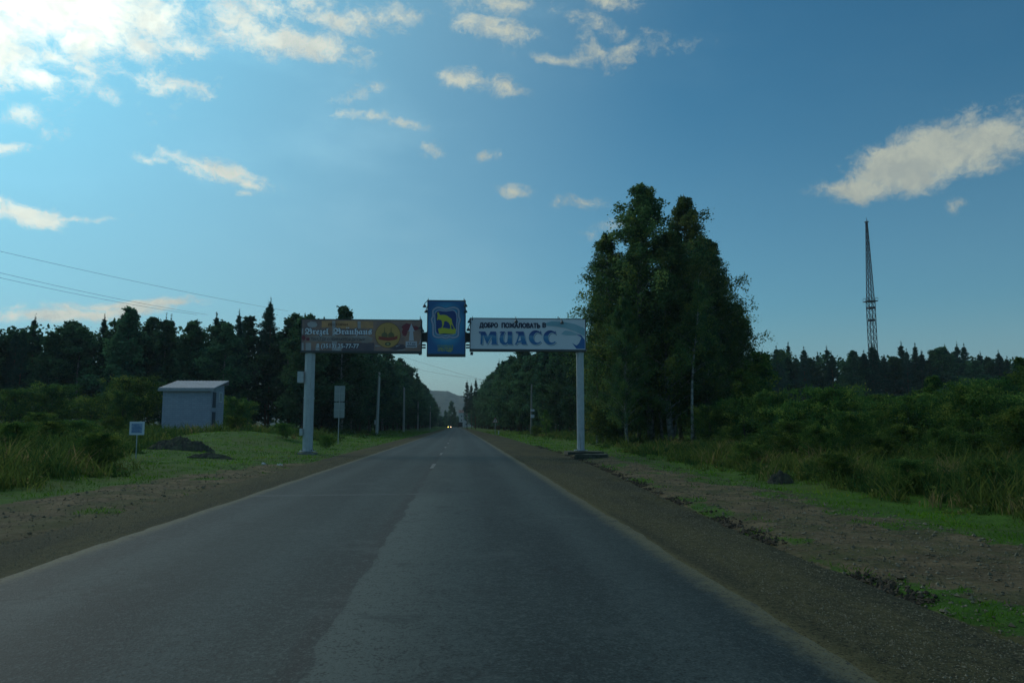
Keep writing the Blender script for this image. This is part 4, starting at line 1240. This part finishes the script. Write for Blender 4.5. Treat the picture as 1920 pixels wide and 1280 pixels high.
fr_o = [(290, 290), (370, 232), (460, 240), (540, 262), (620, 240), (710, 230), (795, 275), (800, 400), (825, 470), (800, 560), (792, 680), (785, 790), (700, 830), (620, 815), (540, 840), (460, 818), (380, 825), (300, 785), (290, 680), (285, 560), (258, 470), (288, 400)]
flat('frame_outline', stroke(fr_o, 54), YC - .008, P_('frame_ink', (0.012, 0.05, 0.14)), crest)
flat('ornament', stroke(fr_o, 38), YC - .012, P_('ornament_grey', (0.32, 0.38, 0.52)), crest)
fr_i = [(335, 330), (400, 285), (540, 300), (680, 282), (745, 330), (765, 420), (760, 560), (750, 700), (700, 765), (540, 790), (390, 765), (335, 700), (325, 560), (318, 420)]
flat('shield', [Q(catm([(350, 300), (540, 290), (730, 300), (755, 420), (745, 600), (745, 740), (540, 770), (390, 755), (355, 720), (345, 560), (340, 420)], 4))], YC - .016, P_('shield_blue', (0.010, 0.045, 0.20)), crest)
flat('ornament', stroke(fr_i, 20), YC - .020, P_('ornament_grey', None), crest)
m_yel = P_('crest_yellow', (0.50, 0.50, 0.045))
elk = [(365, 322), (380, 335), (395, 318), (412, 350), (425, 378), (500, 372), (560, 385), (615, 425), (662, 460), (666, 520), (685, 570), (715, 635), (735, 664), (705, 666), (688, 612), (652, 555), (648, 605), (656, 662), (628, 662), (630, 590), (600, 530), (545, 495), (512, 508), (505, 565), (488, 600), (480, 640), (450, 642), (472, 590), (462, 500), (450, 478), (412, 472), (400, 462), (385, 475), (370, 486), (370, 440), (380, 400)]
flat('elk', [Q(elk)], YC - .024, m_yel, crest)
flat('elk_ground', [Q([(385, 652), (440, 638), (520, 636), (600, 650), (680, 660), (752, 662), (742, 700), (745, 742), (700, 758), (600, 752), (500, 745), (410, 757), (400, 715)])], YC - .022, m_yel, crest)
text('lettering', 'ОСНОВАН В', *[785 + v / 10.667 for v in (375, 690)], 555 + 1022 / 10.667, 4.4, YC - .010, P_('crest_text', (0.26, 0.36, 0.12)), crest, bold=.015)
text('lettering', '1773 ГОДУ', *[785 + v / 10.667 for v in (385, 685)], 555 + 1100 / 10.667, 6.0, YC - .010, m_yel, crest, bold=.03)

# floodlights on the boards
def flood(px, py, hx, hy, Y=YG, depth=.55, size=.085):
    a = gl(at(px, py, Y)); h = gl(at(hx, hy, Y - depth)); a.y = Y - YG
    mb = MB(); mb.tube([a, a + Vector((0, -.02, .12)), h + Vector((0, .05, .12)), h + Vector((0, 0, .04))], .02, 5)
    o = mb.build('floodlight_arm', m_dark, gate)
    mb = MB(); mb.tube([h + Vector((0, .0, .07)), h + Vector((0, .03, 0)), h + Vector((0, .06, -.07))], [.03, size, size * 1.25], 8)
    mb.build('floodlight_head', m_dark, o)


for f in [(803, 566, 796, 573), (803, 575, 799, 583), (871, 566, 873, 572), (871, 575, 873, 583)]: flood(*f, Y=YC, depth=.3)
for f in [(790, 602, 788, 613), (790, 610, 792, 619), (883, 601, 880, 602), (883, 607, 878, 617), (967, 598, 968, 602), (1046, 598, 1054, 604)]: flood(*f, depth=.5)
for px in (788, 886, 803, 870):
    a = gl(at(px, 600 if px in (788, 886) else 566, YG)); mb = MB(); mb.tube([a, a + Vector((0, 0, .22))], [.035, .01], 5); mb.build('spike', m_dark, gate)
for px in (787, 884):
    a = gl(at(px, 659, YG)); mb = MB(); mb.box(a.x - .06, a.x + .09, .0, .2, a.z - .17, a.z - .02); mb.build('bracket', m_dark, gate)

# ------------------------------------------------------------------ shed
m_shed = bpy.data.materials.new('grey_brick'); m_shed.use_nodes = True
gg = G(m_shed.node_tree); bb = m_shed.node_tree.nodes['Principled BSDF']
br = gg.n('ShaderNodeTexBrick'); co = gg.n('ShaderNodeTexCoord').outputs['Object']
sp_ = gg.n('ShaderNodeSeparateXYZ'); gg.put(sp_.inputs[0], co); cb = gg.n('ShaderNodeCombineXYZ')
gg.put(cb.inputs[0], gg.m('ADD', sp_.outputs[0], sp_.outputs[1])); gg.put(cb.inputs[1], sp_.outputs[2]); gg.put(br.inputs['Vector'], cb.outputs[0])
br.inputs['Scale'].default_value = 1; br.inputs['Brick Width'].default_value = .52; br.inputs['Row Height'].default_value = .2; br.inputs['Mortar Size'].default_value = .012
br.inputs['Color1'].default_value = (0.33, 0.36, 0.45, 1); br.inputs['Color2'].default_value = (0.40, 0.42, 0.50, 1); br.inputs['Mortar'].default_value = (0.25, 0.26, 0.34, 1)
gg.put(bb.inputs['Base Color'], gg.mixc(gg.smooth(gg.noise(co, 1.2, 5), .4, .7, 0, .4), br.outputs[0], (0.27, 0.28, 0.35))); bb.inputs['Roughness'].default_value = .9
YS = 80
fl, frt = at(302, 808, YS), at(393, 808, YS)
x0, x1 = fl.x, frt.x; zb0 = float(H((x0 + x1) / 2, YS)) - .2
zt0 = at(393, 729, YS).z; dep = 4.3; zt1 = at(412, 722, YS + dep).z
shed = empty('shed', (x0, YS, 0), 'small grey-blue shed with a sloping metal roof in the left field', 'shed')
w_ = x1 - x0
mb = MB()
mb.poly([(0, 0, zb0), (w_, 0, zb0), (w_, 0, zt0), (0, 0, zt0)])
mb.poly([(w_, 0, zb0), (w_, dep, zb0), (w_, dep, zt1), (w_, 0, zt0)])
mb.poly([(0, dep, zb0), (0, 0, zb0), (0, 0, zt0), (0, dep, zt1)])
mb.poly([(w_, dep, zb0), (0, dep, zb0), (0, dep, zt1), (w_, dep, zt1)])
mb.poly([(0, 0, zt0), (w_, 0, zt0), (w_, dep, zt1), (0, dep, zt1)])
mb.build('wall', m_shed, shed)
ov = .36; sl = (zt1 - zt0) / dep + .06
m_roof = mat('pale_metal_roof', (0.34, 0.36, 0.41), .6, .1, noise=(1.5, .8, (0.24, 0.25, 0.28)))
mb = MB()
def rp(x, y, dz): return (x, y, zt0 + sl * y + .06 + dz)
n_rib = 16
for i in range(n_rib):   # corrugated sheet with thickness
    xa = -ov + (w_ + 2 * ov) * i / n_rib; xb = -ov + (w_ + 2 * ov) * (i + 1) / n_rib; xm = (xa + xb) / 2
    for (p, q_, za, zb_) in ((xa, xm, 0, .05), (xm, xb, .05, 0)):
        mb.poly([rp(p, -ov, za + .08), rp(q_, -ov, zb_ + .08), rp(q_, dep + ov, zb_ + .08), rp(p, dep + ov, za + .08)])
        mb.poly([rp(p, -ov, 0), rp(q_, -ov, 0), rp(q_, -ov, zb_ + .08), rp(p, -ov, za + .08)])
mb.poly([rp(-ov, -ov, 0), rp(-ov, dep + ov, 0), rp(w_ + ov, dep + ov, 0), rp(w_ + ov, -ov, 0)])
for xx_ in (-ov, w_ + ov): mb.poly([rp(xx_, -ov, 0), rp(xx_, dep + ov, 0), rp(xx_, dep + ov, .08), rp(xx_, -ov, .08)])
mb.poly([rp(-ov, dep + ov, -.4), rp(w_ + ov, dep + ov, -.4), rp(w_ + ov, dep + ov, .08), rp(-ov, dep + ov, .08)])
mb.build('roof', m_roof, shed)
mb = MB(); mb.box(-ov, w_ + ov, -ov - .04, -ov, zt0 - sl * ov - .16, zt0 - sl * ov + .16); mb.build('fascia', m_roof, shed)
zr = lambda py, y: at(400, py, YS + y).z
mb = MB(); mb.box(w_, w_ + .05, .55, 1.5, zr(806, 1), zr(772, 1)); mb.box(w_, w_ + .05, .55, 1.5, zr(764, 1), zr(735, 1)); mb.build('side_strip', mat('dark_side_strip', (0.05, 0.06, 0.09), .6), shed)  # two dark upright strips on the side wall, one above the other
mb = MB()
wy0, wy1, wz0, wz1 = 2.6, 3.5, zr(754, 3), zr(735, 3)
for (a0, a1, b0, b1) in ((wy0, wy1, wz0, wz0 + .09), (wy0, wy1, wz1 - .09, wz1), (wy0, wy0 + .1, wz0 + .09, wz1 - .09), (wy1 - .1, wy1, wz0 + .09, wz1 - .09), ((wy0 + wy1) / 2 - .04, (wy0 + wy1) / 2 + .04, wz0 + .09, wz1 - .09)):
    mb.box(w_, w_ + .07, a0, a1, b0, b1)
win = mb.build('window', mat('white_frame', (0.7, 0.7, 0.72), .6), shed)
mb = MB(); mb.box(w_ + .004, w_ + .02, wy0 + .1, wy1 - .1, wz0 + .09, wz1 - .09); mb.build('pane', mat('window_glass', (0.04, 0.05, 0.07), .08), win)

# ------------------------------------------------------------------ small signs, posts, lamp poles
m_galv = mat('galvanised_tube', (0.42, 0.44, 0.46), .45, .3); m_signback = mat('sign_back', (0.30, 0.33, 0.34), .5, .2, noise=(2, .5, (0.22, 0.25, 0.25)))
m_white = mat('white_board', (0.62, 0.66, 0.74), .6)


def gz_(x, y): return float(H(x, y))


p = at(257, 802, 33)
nb = empty('notice_board', (p.x, 33, gz_(p.x, 33)), 'small white notice board with blue print on a thin post in the left weeds', 'notice board')
z0 = p.z - nb.location.z
mb = MB(); mb.tube([(0, .03, -.1), (0, .03, z0)], .022, 6); mb.build('post', m_galv, nb)
a, c = at(243, 815, 33), at(272, 790, 33)
mb = MB(); hw = (c.x - a.x) / 2; z1, z2 = a.z - nb.location.z, c.z - nb.location.z
mb.box(-hw, hw, -.02, .005, z1, z2); mb.build('board', m_white, nb)
mb = MB(); e = .08; mb.box(-hw + e, hw - e, -.024, -.02, z1 + e, z2 - e); pt = mb.build('print', mat('print_notice_blue', (0.17, 0.28, 0.47), .6, noise=(9, .9, (0.36, 0.44, 0.58))), nb)
mb = MB()
for k in range(6):
    zz0 = z1 + .10 + k * .055
    if zz0 > z2 - .12: break
    mb.box(-hw + e + .04, hw - e - .03 - .05 * (k % 3), -.027, -.024, zz0, zz0 + .018)
mb.build('print_lines', mat('print_notice_ink', (0.10, 0.18, 0.34), .6), nb)

p = at(635, 785, 62)
rs = empty('road_sign', (p.x, 62, gz_(p.x, 62)), 'back of a two-panel road sign on one thin post behind the left gateway post', 'road sign')
zt = lambda py: at(635, py, 62).z - rs.location.z
mb = MB(); mb.tube([(0, -.05, -.1), (0.06, -.05, zt(726))], .035, 6); mb.build('post', m_galv, rs)
for (ya, yb) in ((752, 723), (783, 754)):
    mb = MB(); mb.box(-.41 + .03, .41 + .03, 0, .03, zt(ya), zt(yb)); pn = mb.build('sign_panel', m_signback, rs)
    mb = MB(); mb.box(-.36, .42, -.02, -.001, (zt(ya) + zt(yb)) / 2 - .02, (zt(ya) + zt(yb)) / 2 + .02); mb.build('rail', m_galv, pn)

p = at(928.5, 806, 135)
ws = empty('warning_sign', (p.x, 135, gz_(p.x, 135)), 'small triangular warning sign on a post at the right verge', 'road sign')
mb = MB(); zt = lambda py: at(928, py, 135).z - ws.location.z
mb.tube([(0, .03, -.1), (0, .03, zt(784))], .05, 6); mb.build('post', m_galv, ws)
def tri(s, y0, y1, m_, nm, par):
    mb = MB(); zc0 = (zt(793) + zt(782)) / 2 - .05
    pp = [(-.5 * s, zc0 - .36 * s), (.5 * s, zc0 - .36 * s), (0, zc0 + .56 * s)]
    b0 = len(mb.v); mb.v += [(x_, y0, z_) for x_, z_ in pp] + [(x_, y1, z_) for x_, z_ in pp]
    mb.f += [(0, 1, 2), (5, 4, 3), (0, 3, 4, 1), (1, 4, 5, 2), (2, 5, 3, 0)]
    return mb.build(nm, m_, par)
sp0 = tri(1.0, -.02, .01, mat('sign_red', (0.40, 0.03, 0.03), .5), 'sign_plate', ws); tri(.76, -.026, -.0205, mat('sign_white', (0.7, 0.7, 0.7), .5), 'sign_face', sp0)
mb = MB(); zc0 = (zt(793) + zt(782)) / 2 - .05; mb.box(-.05, .05, -.032, -.027, zc0 - .2, zc0 + .22); mb.box(-.12, .12, -.032, -.027, zc0 - .02, zc0 + .05); mb.build('symbol', mat('sign_black', (0.02, 0.02, 0.02), .5), sp0)

p = at(935, 806, 133)
mk = empty('marker_post', (p.x, 133, gz_(p.x, 133)), 'short white marker post next to the triangular sign', 'marker post')
mb = MB(); mb.box(-.08, .08, -.06, .06, 0, .62); mb.build('post_body', m_white, mk)

# concrete posts; the left ones carry no visible lamps
m_cpole = mat('concrete_pole', (0.42, 0.42, 0.40), .85, noise=(2, .5, (0.32, 0.32, 0.31)))
PG = 'concrete posts lining the left of the road'
for i, (px, py, Y, lab) in enumerate([(711.5, 698, 120, 'nearest tall concrete post left of the road'), (758, 727, 168, 'second concrete post left of the road'), (784, 752, 240, 'third concrete post left of the road, small'), (807, 762, 310, 'farthest thin concrete post left of the road')]):
    p = at(px, py, Y); z = gz_(p.x, Y)
    o = empty('concrete_post', (p.x, Y, z), lab, 'post', PG)
    mb = MB(); mb.tube([(-.25 if i == 0 else 0, 0, -.2), (0, 0, p.z - z)], [.26, .17], 8); mb.build('shaft', m_cpole, o)
    mb = MB(); mb.tube([(0, 0, p.z - z), (0, 0, p.z - z + .06)], [.18, .12], 8); mb.build('cap', m_cpole, o)
    if i == 0: mb = MB(); mb.box(-.62, -.40, -.15, .15, 1.5, 2.2); mb.build('box', m_pole, o)
    if i == 1: mb = MB(); mb.tube([(0, 0, p.z - z - .1), (-.35, 0, p.z - z + .35), (-.9, 0, p.z - z + .45)], .05, 5); mb.build('bracket', m_cpole, o)
p = at(997, 720, 120); z = gz_(p.x, 120)
o = empty('concrete_post', (p.x, 120, z), 'concrete post with two white plates on the right verge', 'post')
mb = MB(); mb.tube([(-.1, 0, -.2), (0, 0, p.z - z)], [.20, .12], 8); mb.build('shaft', mat('weathered_pole', (0.22, 0.22, 0.21), .9), o)
for (ya, yb) in ((771, 767), (783, 777)):
    mb = MB(); mb.box(-.22, .38, -.26, -.2, at(997, ya, 120).z - z, at(997, yb, 120).z - z); mb.build('plate', m_white, o)

# litter on the left verge
for (px, py, lab) in [(494, 873, 'crumpled white bag lying on the left verge, left one of two'), (524, 875, 'small white paper on the left verge near the gateway post')]:
    d_ = ray(px, py); Y = 1.55 / -d_.z * d_.y; xx_ = at(px, py, Y).x
    me = leaves_mesh('litter', rng.normal(size=(26, 3)) * [.045, .04, .02], .07, [mat('white_plastic', (0.75, 0.76, 0.78), .5)], np.ones(26))
    tag(link('litter', me, loc=(xx_, Y, gz_(xx_, Y) + .07)), lab, 'litter')

# old concrete block half sunk in the verge
mb = MB(); n_ = 10
for iz, (zz0, gr_) in enumerate(((-.35, .10), (.02, .03), (.15, 0))):
    for k in range(n_ * 2):
        t_ = k / n_ - (1 if k >= n_ else 0)
        mb.v.append(((-.85 + 1.7 * t_) * (1 if k < n_ else -1) * (1 + gr_) + .02 * rng.normal(), (-.4 if k < n_ else .4) * (1 + gr_) + .02 * rng.normal(), zz0 + (.015 * rng.normal() if iz else 0)))
for iz in range(2):
    for k in range(2 * n_): j = (k + 1) % (2 * n_); mb.f.append((iz * 2 * n_ + k, iz * 2 * n_ + j, (iz + 1) * 2 * n_ + j, (iz + 1) * 2 * n_ + k))
mb.f.append(tuple(range(4 * n_, 6 * n_)))
blk = mb.build('concrete_block', mat('dark_mossy_concrete', (0.075, 0.08, 0.06), .95, noise=(6, .9, (0.030, 0.038, 0.022)), bump=.8, bscale=9), loc=(6.15, 36.5, 0))
tag(blk, 'dark mossy concrete block on the right verge in front of the gateway post', 'concrete block')

# ------------------------------------------------------------------ lattice mast
YM = 250.0
pb, pt_ = at(1636, 700, YM), at(1629, 417, YM)
m_mast = mat('mast_steel', (0.045, 0.045, 0.055), .6, .2)
xm = at(1632, 560, YM).x; zgm = gz_(xm, YM)
mast = empty('lattice_mast', (xm, YM, zgm), 'tall dark lattice radio mast rising behind the right forest', 'mast')
Zt = pt_.z - zgm; Zp = at(1632, 565, YM).z - zgm
def hwid(z): return 1.02 if z <= Zp else .93 - (z - Zp) / (Zt - Zp) * .72
def cage(z0, z1, step):
    mb = MB(); n = max(1, int((z1 - z0) / step)); cs = ((-1, -1), (1, -1), (1, 1), (-1, 1))
    zz = [z0 + (z1 - z0) * i / n for i in range(n + 1)]
    for (cx, cy) in cs: mb.tube([(cx * hwid(z0 + .01), cy * hwid(z0 + .01), z0), (cx * hwid(z1), cy * hwid(z1), z1)], .13, 4)
    for i in range(n):
        za, zb_ = zz[i], zz[i + 1]; wa, wb = hwid(za + .01), hwid(zb_)
        for k in range(4):
            (ax, ay), (bx_, by_) = cs[k], cs[(k + 1) % 4]
            mb.tube([(ax * wa, ay * wa, za), (bx_ * wb, by_ * wb, zb_)], .07, 3, False); mb.tube([(bx_ * wa, by_ * wa, za), (ax * wb, ay * wb, zb_)], .07, 3, False)
            mb.tube([(ax * wb, ay * wb, zb_), (bx_ * wb, by_ * wb, zb_)], .07, 3, False)
    return mb
cage(0, Zp, 2.4).build('lower_section', m_mast, mast)
cage(Zp, Zt, 2.1).build('upper_section', m_mast, mast)
mb = MB(); mb.box(-1.75, 1.75, -1.75, 1.75, Zp - .12, Zp + .12)
for s1 in (-1.7, 1.7):
    mb.tube([(s1, -1.7, Zp + 1), (s1, 1.7, Zp + 1)], .05, 4); mb.tube([(-1.7, s1, Zp + 1), (1.7, s1, Zp + 1)], .05, 4)
    for s2 in (-1.7, 0, 1.7): mb.tube([(s1, s2, Zp), (s1, s2, Zp + 1)], .05, 4)
mb.build('platform', m_mast, mast)
for zf in (at(1632, 577, YM).z - zgm, at(1632, 600, YM).z - zgm):
    mb = MB(); mb.box(-.9, .9, -.9, .9, zf - .35, zf + .25); mb.build('antenna_box', m_mast, mast)
mb = MB(); mb.box(-.55, .55, -.55, .55, Zt, Zt + .25); mb.tube([(0, 0, Zt), (0, 0, Zt + 1.6)], .08, 5); mb.tube([(.3, 0, Zt), (.3, 0, Zt + .9)], .06, 4); mb.build('top_aerial', m_mast, mast)

# ------------------------------------------------------------------ wires
m_wire = mat('wire', (0.06, 0.065, 0.07), .6)
WG = 'overhead wires above the left forest'
for (pa, pb_, Ya, Yb, lab, grp) in [
    ((-60, 457), (540, 583), 95, 150, 'highest overhead wire crossing the sky at the left', WG), ((-60, 497), (390, 590), 95, 140, 'middle overhead wire above the left forest', WG),
    ((-60, 507), (370, 590), 96, 141, 'lowest overhead wire just under the middle one', WG),
    ((700, 650), (930, 718), 200, 206, 'upper thin wire across the gap between the trees', 'wires across the road gap'), ((740, 683), (935, 716), 204, 208, 'lower thin wire across the gap between the trees', 'wires across the road gap')]:
    a, c = at(*pa, Ya), at(*pb_, Yb); mb = MB()
    pts = [a.lerp(c, t) - Vector((0, 0, 1.0 * 4 * t * (1 - t) * .4)) for t in np.linspace(0, 1, 15)]
    mb.tube(pts, .019 if grp == WG else .020, 4); o = mb.build('overhead_wire', m_wire); tag(o, lab, 'wire', grp)

# ------------------------------------------------------------------ vehicles far down the road
def vehicle(name, x, y, prof_, wid, wheels, body, label, cat, rz=0, lights=None, glass=None):
    v = empty(name, (x, y, .03), label, cat, None, rz)
    mb = MB(); n = len(prof_); hw = wid / 2
    mb.v += [(-hw, a, z) for a, z in prof_] + [(hw, a, z) for a, z in prof_]
    mb.f += [tuple(range(n)), tuple(range(2 * n - 1, n - 1, -1))]
    for i in range(n): j = (i + 1) % n; mb.f.append((i, i + n, j + n, j))
    mb.build('body', body, v)
    for (yy_, r_) in wheels:
        for s in (-1, 1):
            mb = MB(); mb.tube([(s * (hw - .12), yy_, r_), (s * (hw + .04), yy_, r_)], r_, 12); mb.build('wheel', m_tyre, v)
    return v


m_tyre = mat('rubber', (0.02, 0.02, 0.02), .9); m_car = mat('dark_car_paint', (0.03, 0.035, 0.045), .3); m_glass = mat('car_glass', (0.02, 0.03, 0.035), .08)
xc = at(843, 800, 375).x
car = vehicle('car', xc, 375, [(-2.1, .3), (-2.15, .75), (-1.2, .95), (-.55, 1.42), (.9, 1.45), (1.7, 1.0), (2.1, .95), (2.1, .3)], 1.7, [(-1.35, .32), (1.35, .32)], m_car, 'oncoming dark car with lit yellow headlights far down the road', 'car')
mb = MB(); mb.poly([(-.65, -1.18, 1.0), (.65, -1.18, 1.0), (.55, -.62, 1.40), (-.55, -.62, 1.40)]); mb.build('windscreen', m_glass, car)
mb = MB(); mb.box(-.26, .26, -2.17, -2.13, .42, .53); mb.build('number_plate', m_white, car)
for s, c_ in ((-1, (1.0, .78, .12)), (1, (1.0, .62, .36))):
    mb = MB(); mb.tube([(s * .62, -2.12, .66), (s * .62, -2.24, .66)], [.15, .19], 10)
    mb.build('headlight', mat('lit_headlight', c_, .3, emit=(c_, 7)), car)
xt = at(863, 800, 425).x
trk = vehicle('truck', xt, 425, [(-3.2, .9), (-3.2, 3.1), (1.2, 3.1), (1.2, .9)], 2.5, [(-2.2, .5), (2.6, .5)], mat('truck_body', (0.02, 0.024, 0.03), .6), 'dark truck seen from behind at the far end of the road', 'truck')
mb = MB(); mb.box(-1.15, 1.15, 1.35, 3.4, .6, 2.6, .1); mb.build('cab', m_car, trk)
for s in (-1, 1):
    mb = MB(); mb.box(s * .95 - .12, s * .95 + .12, -3.26, -3.2, .95, 1.1); mb.build('rear_light', mat('tail_red', (0.15, 0.01, 0.01), .4), trk)
mb = MB(); mb.box(-1.2, 1.2, -3.3, -3.15, .5, .65); mb.build('bumper', m_tyre, trk)

# pale house beyond the road end
YH = 580.0; a, c = at(862, 801, YH), at(886, 768, YH)
ho = empty('house', ((a.x + c.x) / 2, YH, 0), 'pale house half hidden by pines where the road ends', 'house')
hw = (c.x - a.x) / 2 + .5; hz = c.z
m_hw = mat('pale_render', (0.55, 0.50, 0.50), .9)
mb = MB(); mb.box(-hw, hw, 0, 8, -.5, hz - 2.2); mb.build('wall', m_hw, ho)
mb = MB(); mb.v += [(-hw - .4, -.4, hz - 2.2), (hw + .4, -.4, hz - 2.2), (hw + .4, 8.4, hz - 2.2), (-hw - .4, 8.4, hz - 2.2), (-hw - .4, 4, hz), (hw + .4, 4, hz)]
mb.f += [(0, 1, 5, 4), (2, 3, 4, 5), (0, 4, 3), (1, 2, 5), (0, 3, 2, 1)]; mb.build('roof', mat('faded_red_roof', (0.24, 0.13, 0.12), .8), ho)
for k in range(3):
    for j in range(3):
        mb = MB(); xw = -hw + hw * 2 * (k + .5) / 3; zw = 1.6 + j * 3.0; mb.box(xw - .5, xw + .5, -.05, .05, zw, zw + 1.3); f_ = mb.build('window', m_white, ho)
        mb = MB(); mb.box(xw - .4, xw + .4, -.07, -.052, zw + .1, zw + 1.2); mb.build('pane', m_glass, f_)

# ------------------------------------------------------------------ haze
mh = bpy.data.materials.new('air_haze'); mh.use_nodes = True; t = mh.node_tree; t.nodes.clear(); gg = G(t)
pv = gg.n('ShaderNodeVolumePrincipled'); pv.inputs['Color'].default_value = (0.80, 0.92, 1.0, 1); pv.inputs['Density'].default_value = 0.00020
gg.put(gg.n('ShaderNodeOutputMaterial').inputs['Volume'], pv.outputs[0])
mb = MB(); mb.box(-2700, 2700, -30, 3450, -3, 130); hzo = mb.build('haze', mh); tag(hzo, kind='stuff')
print('objects', len(SC.objects))
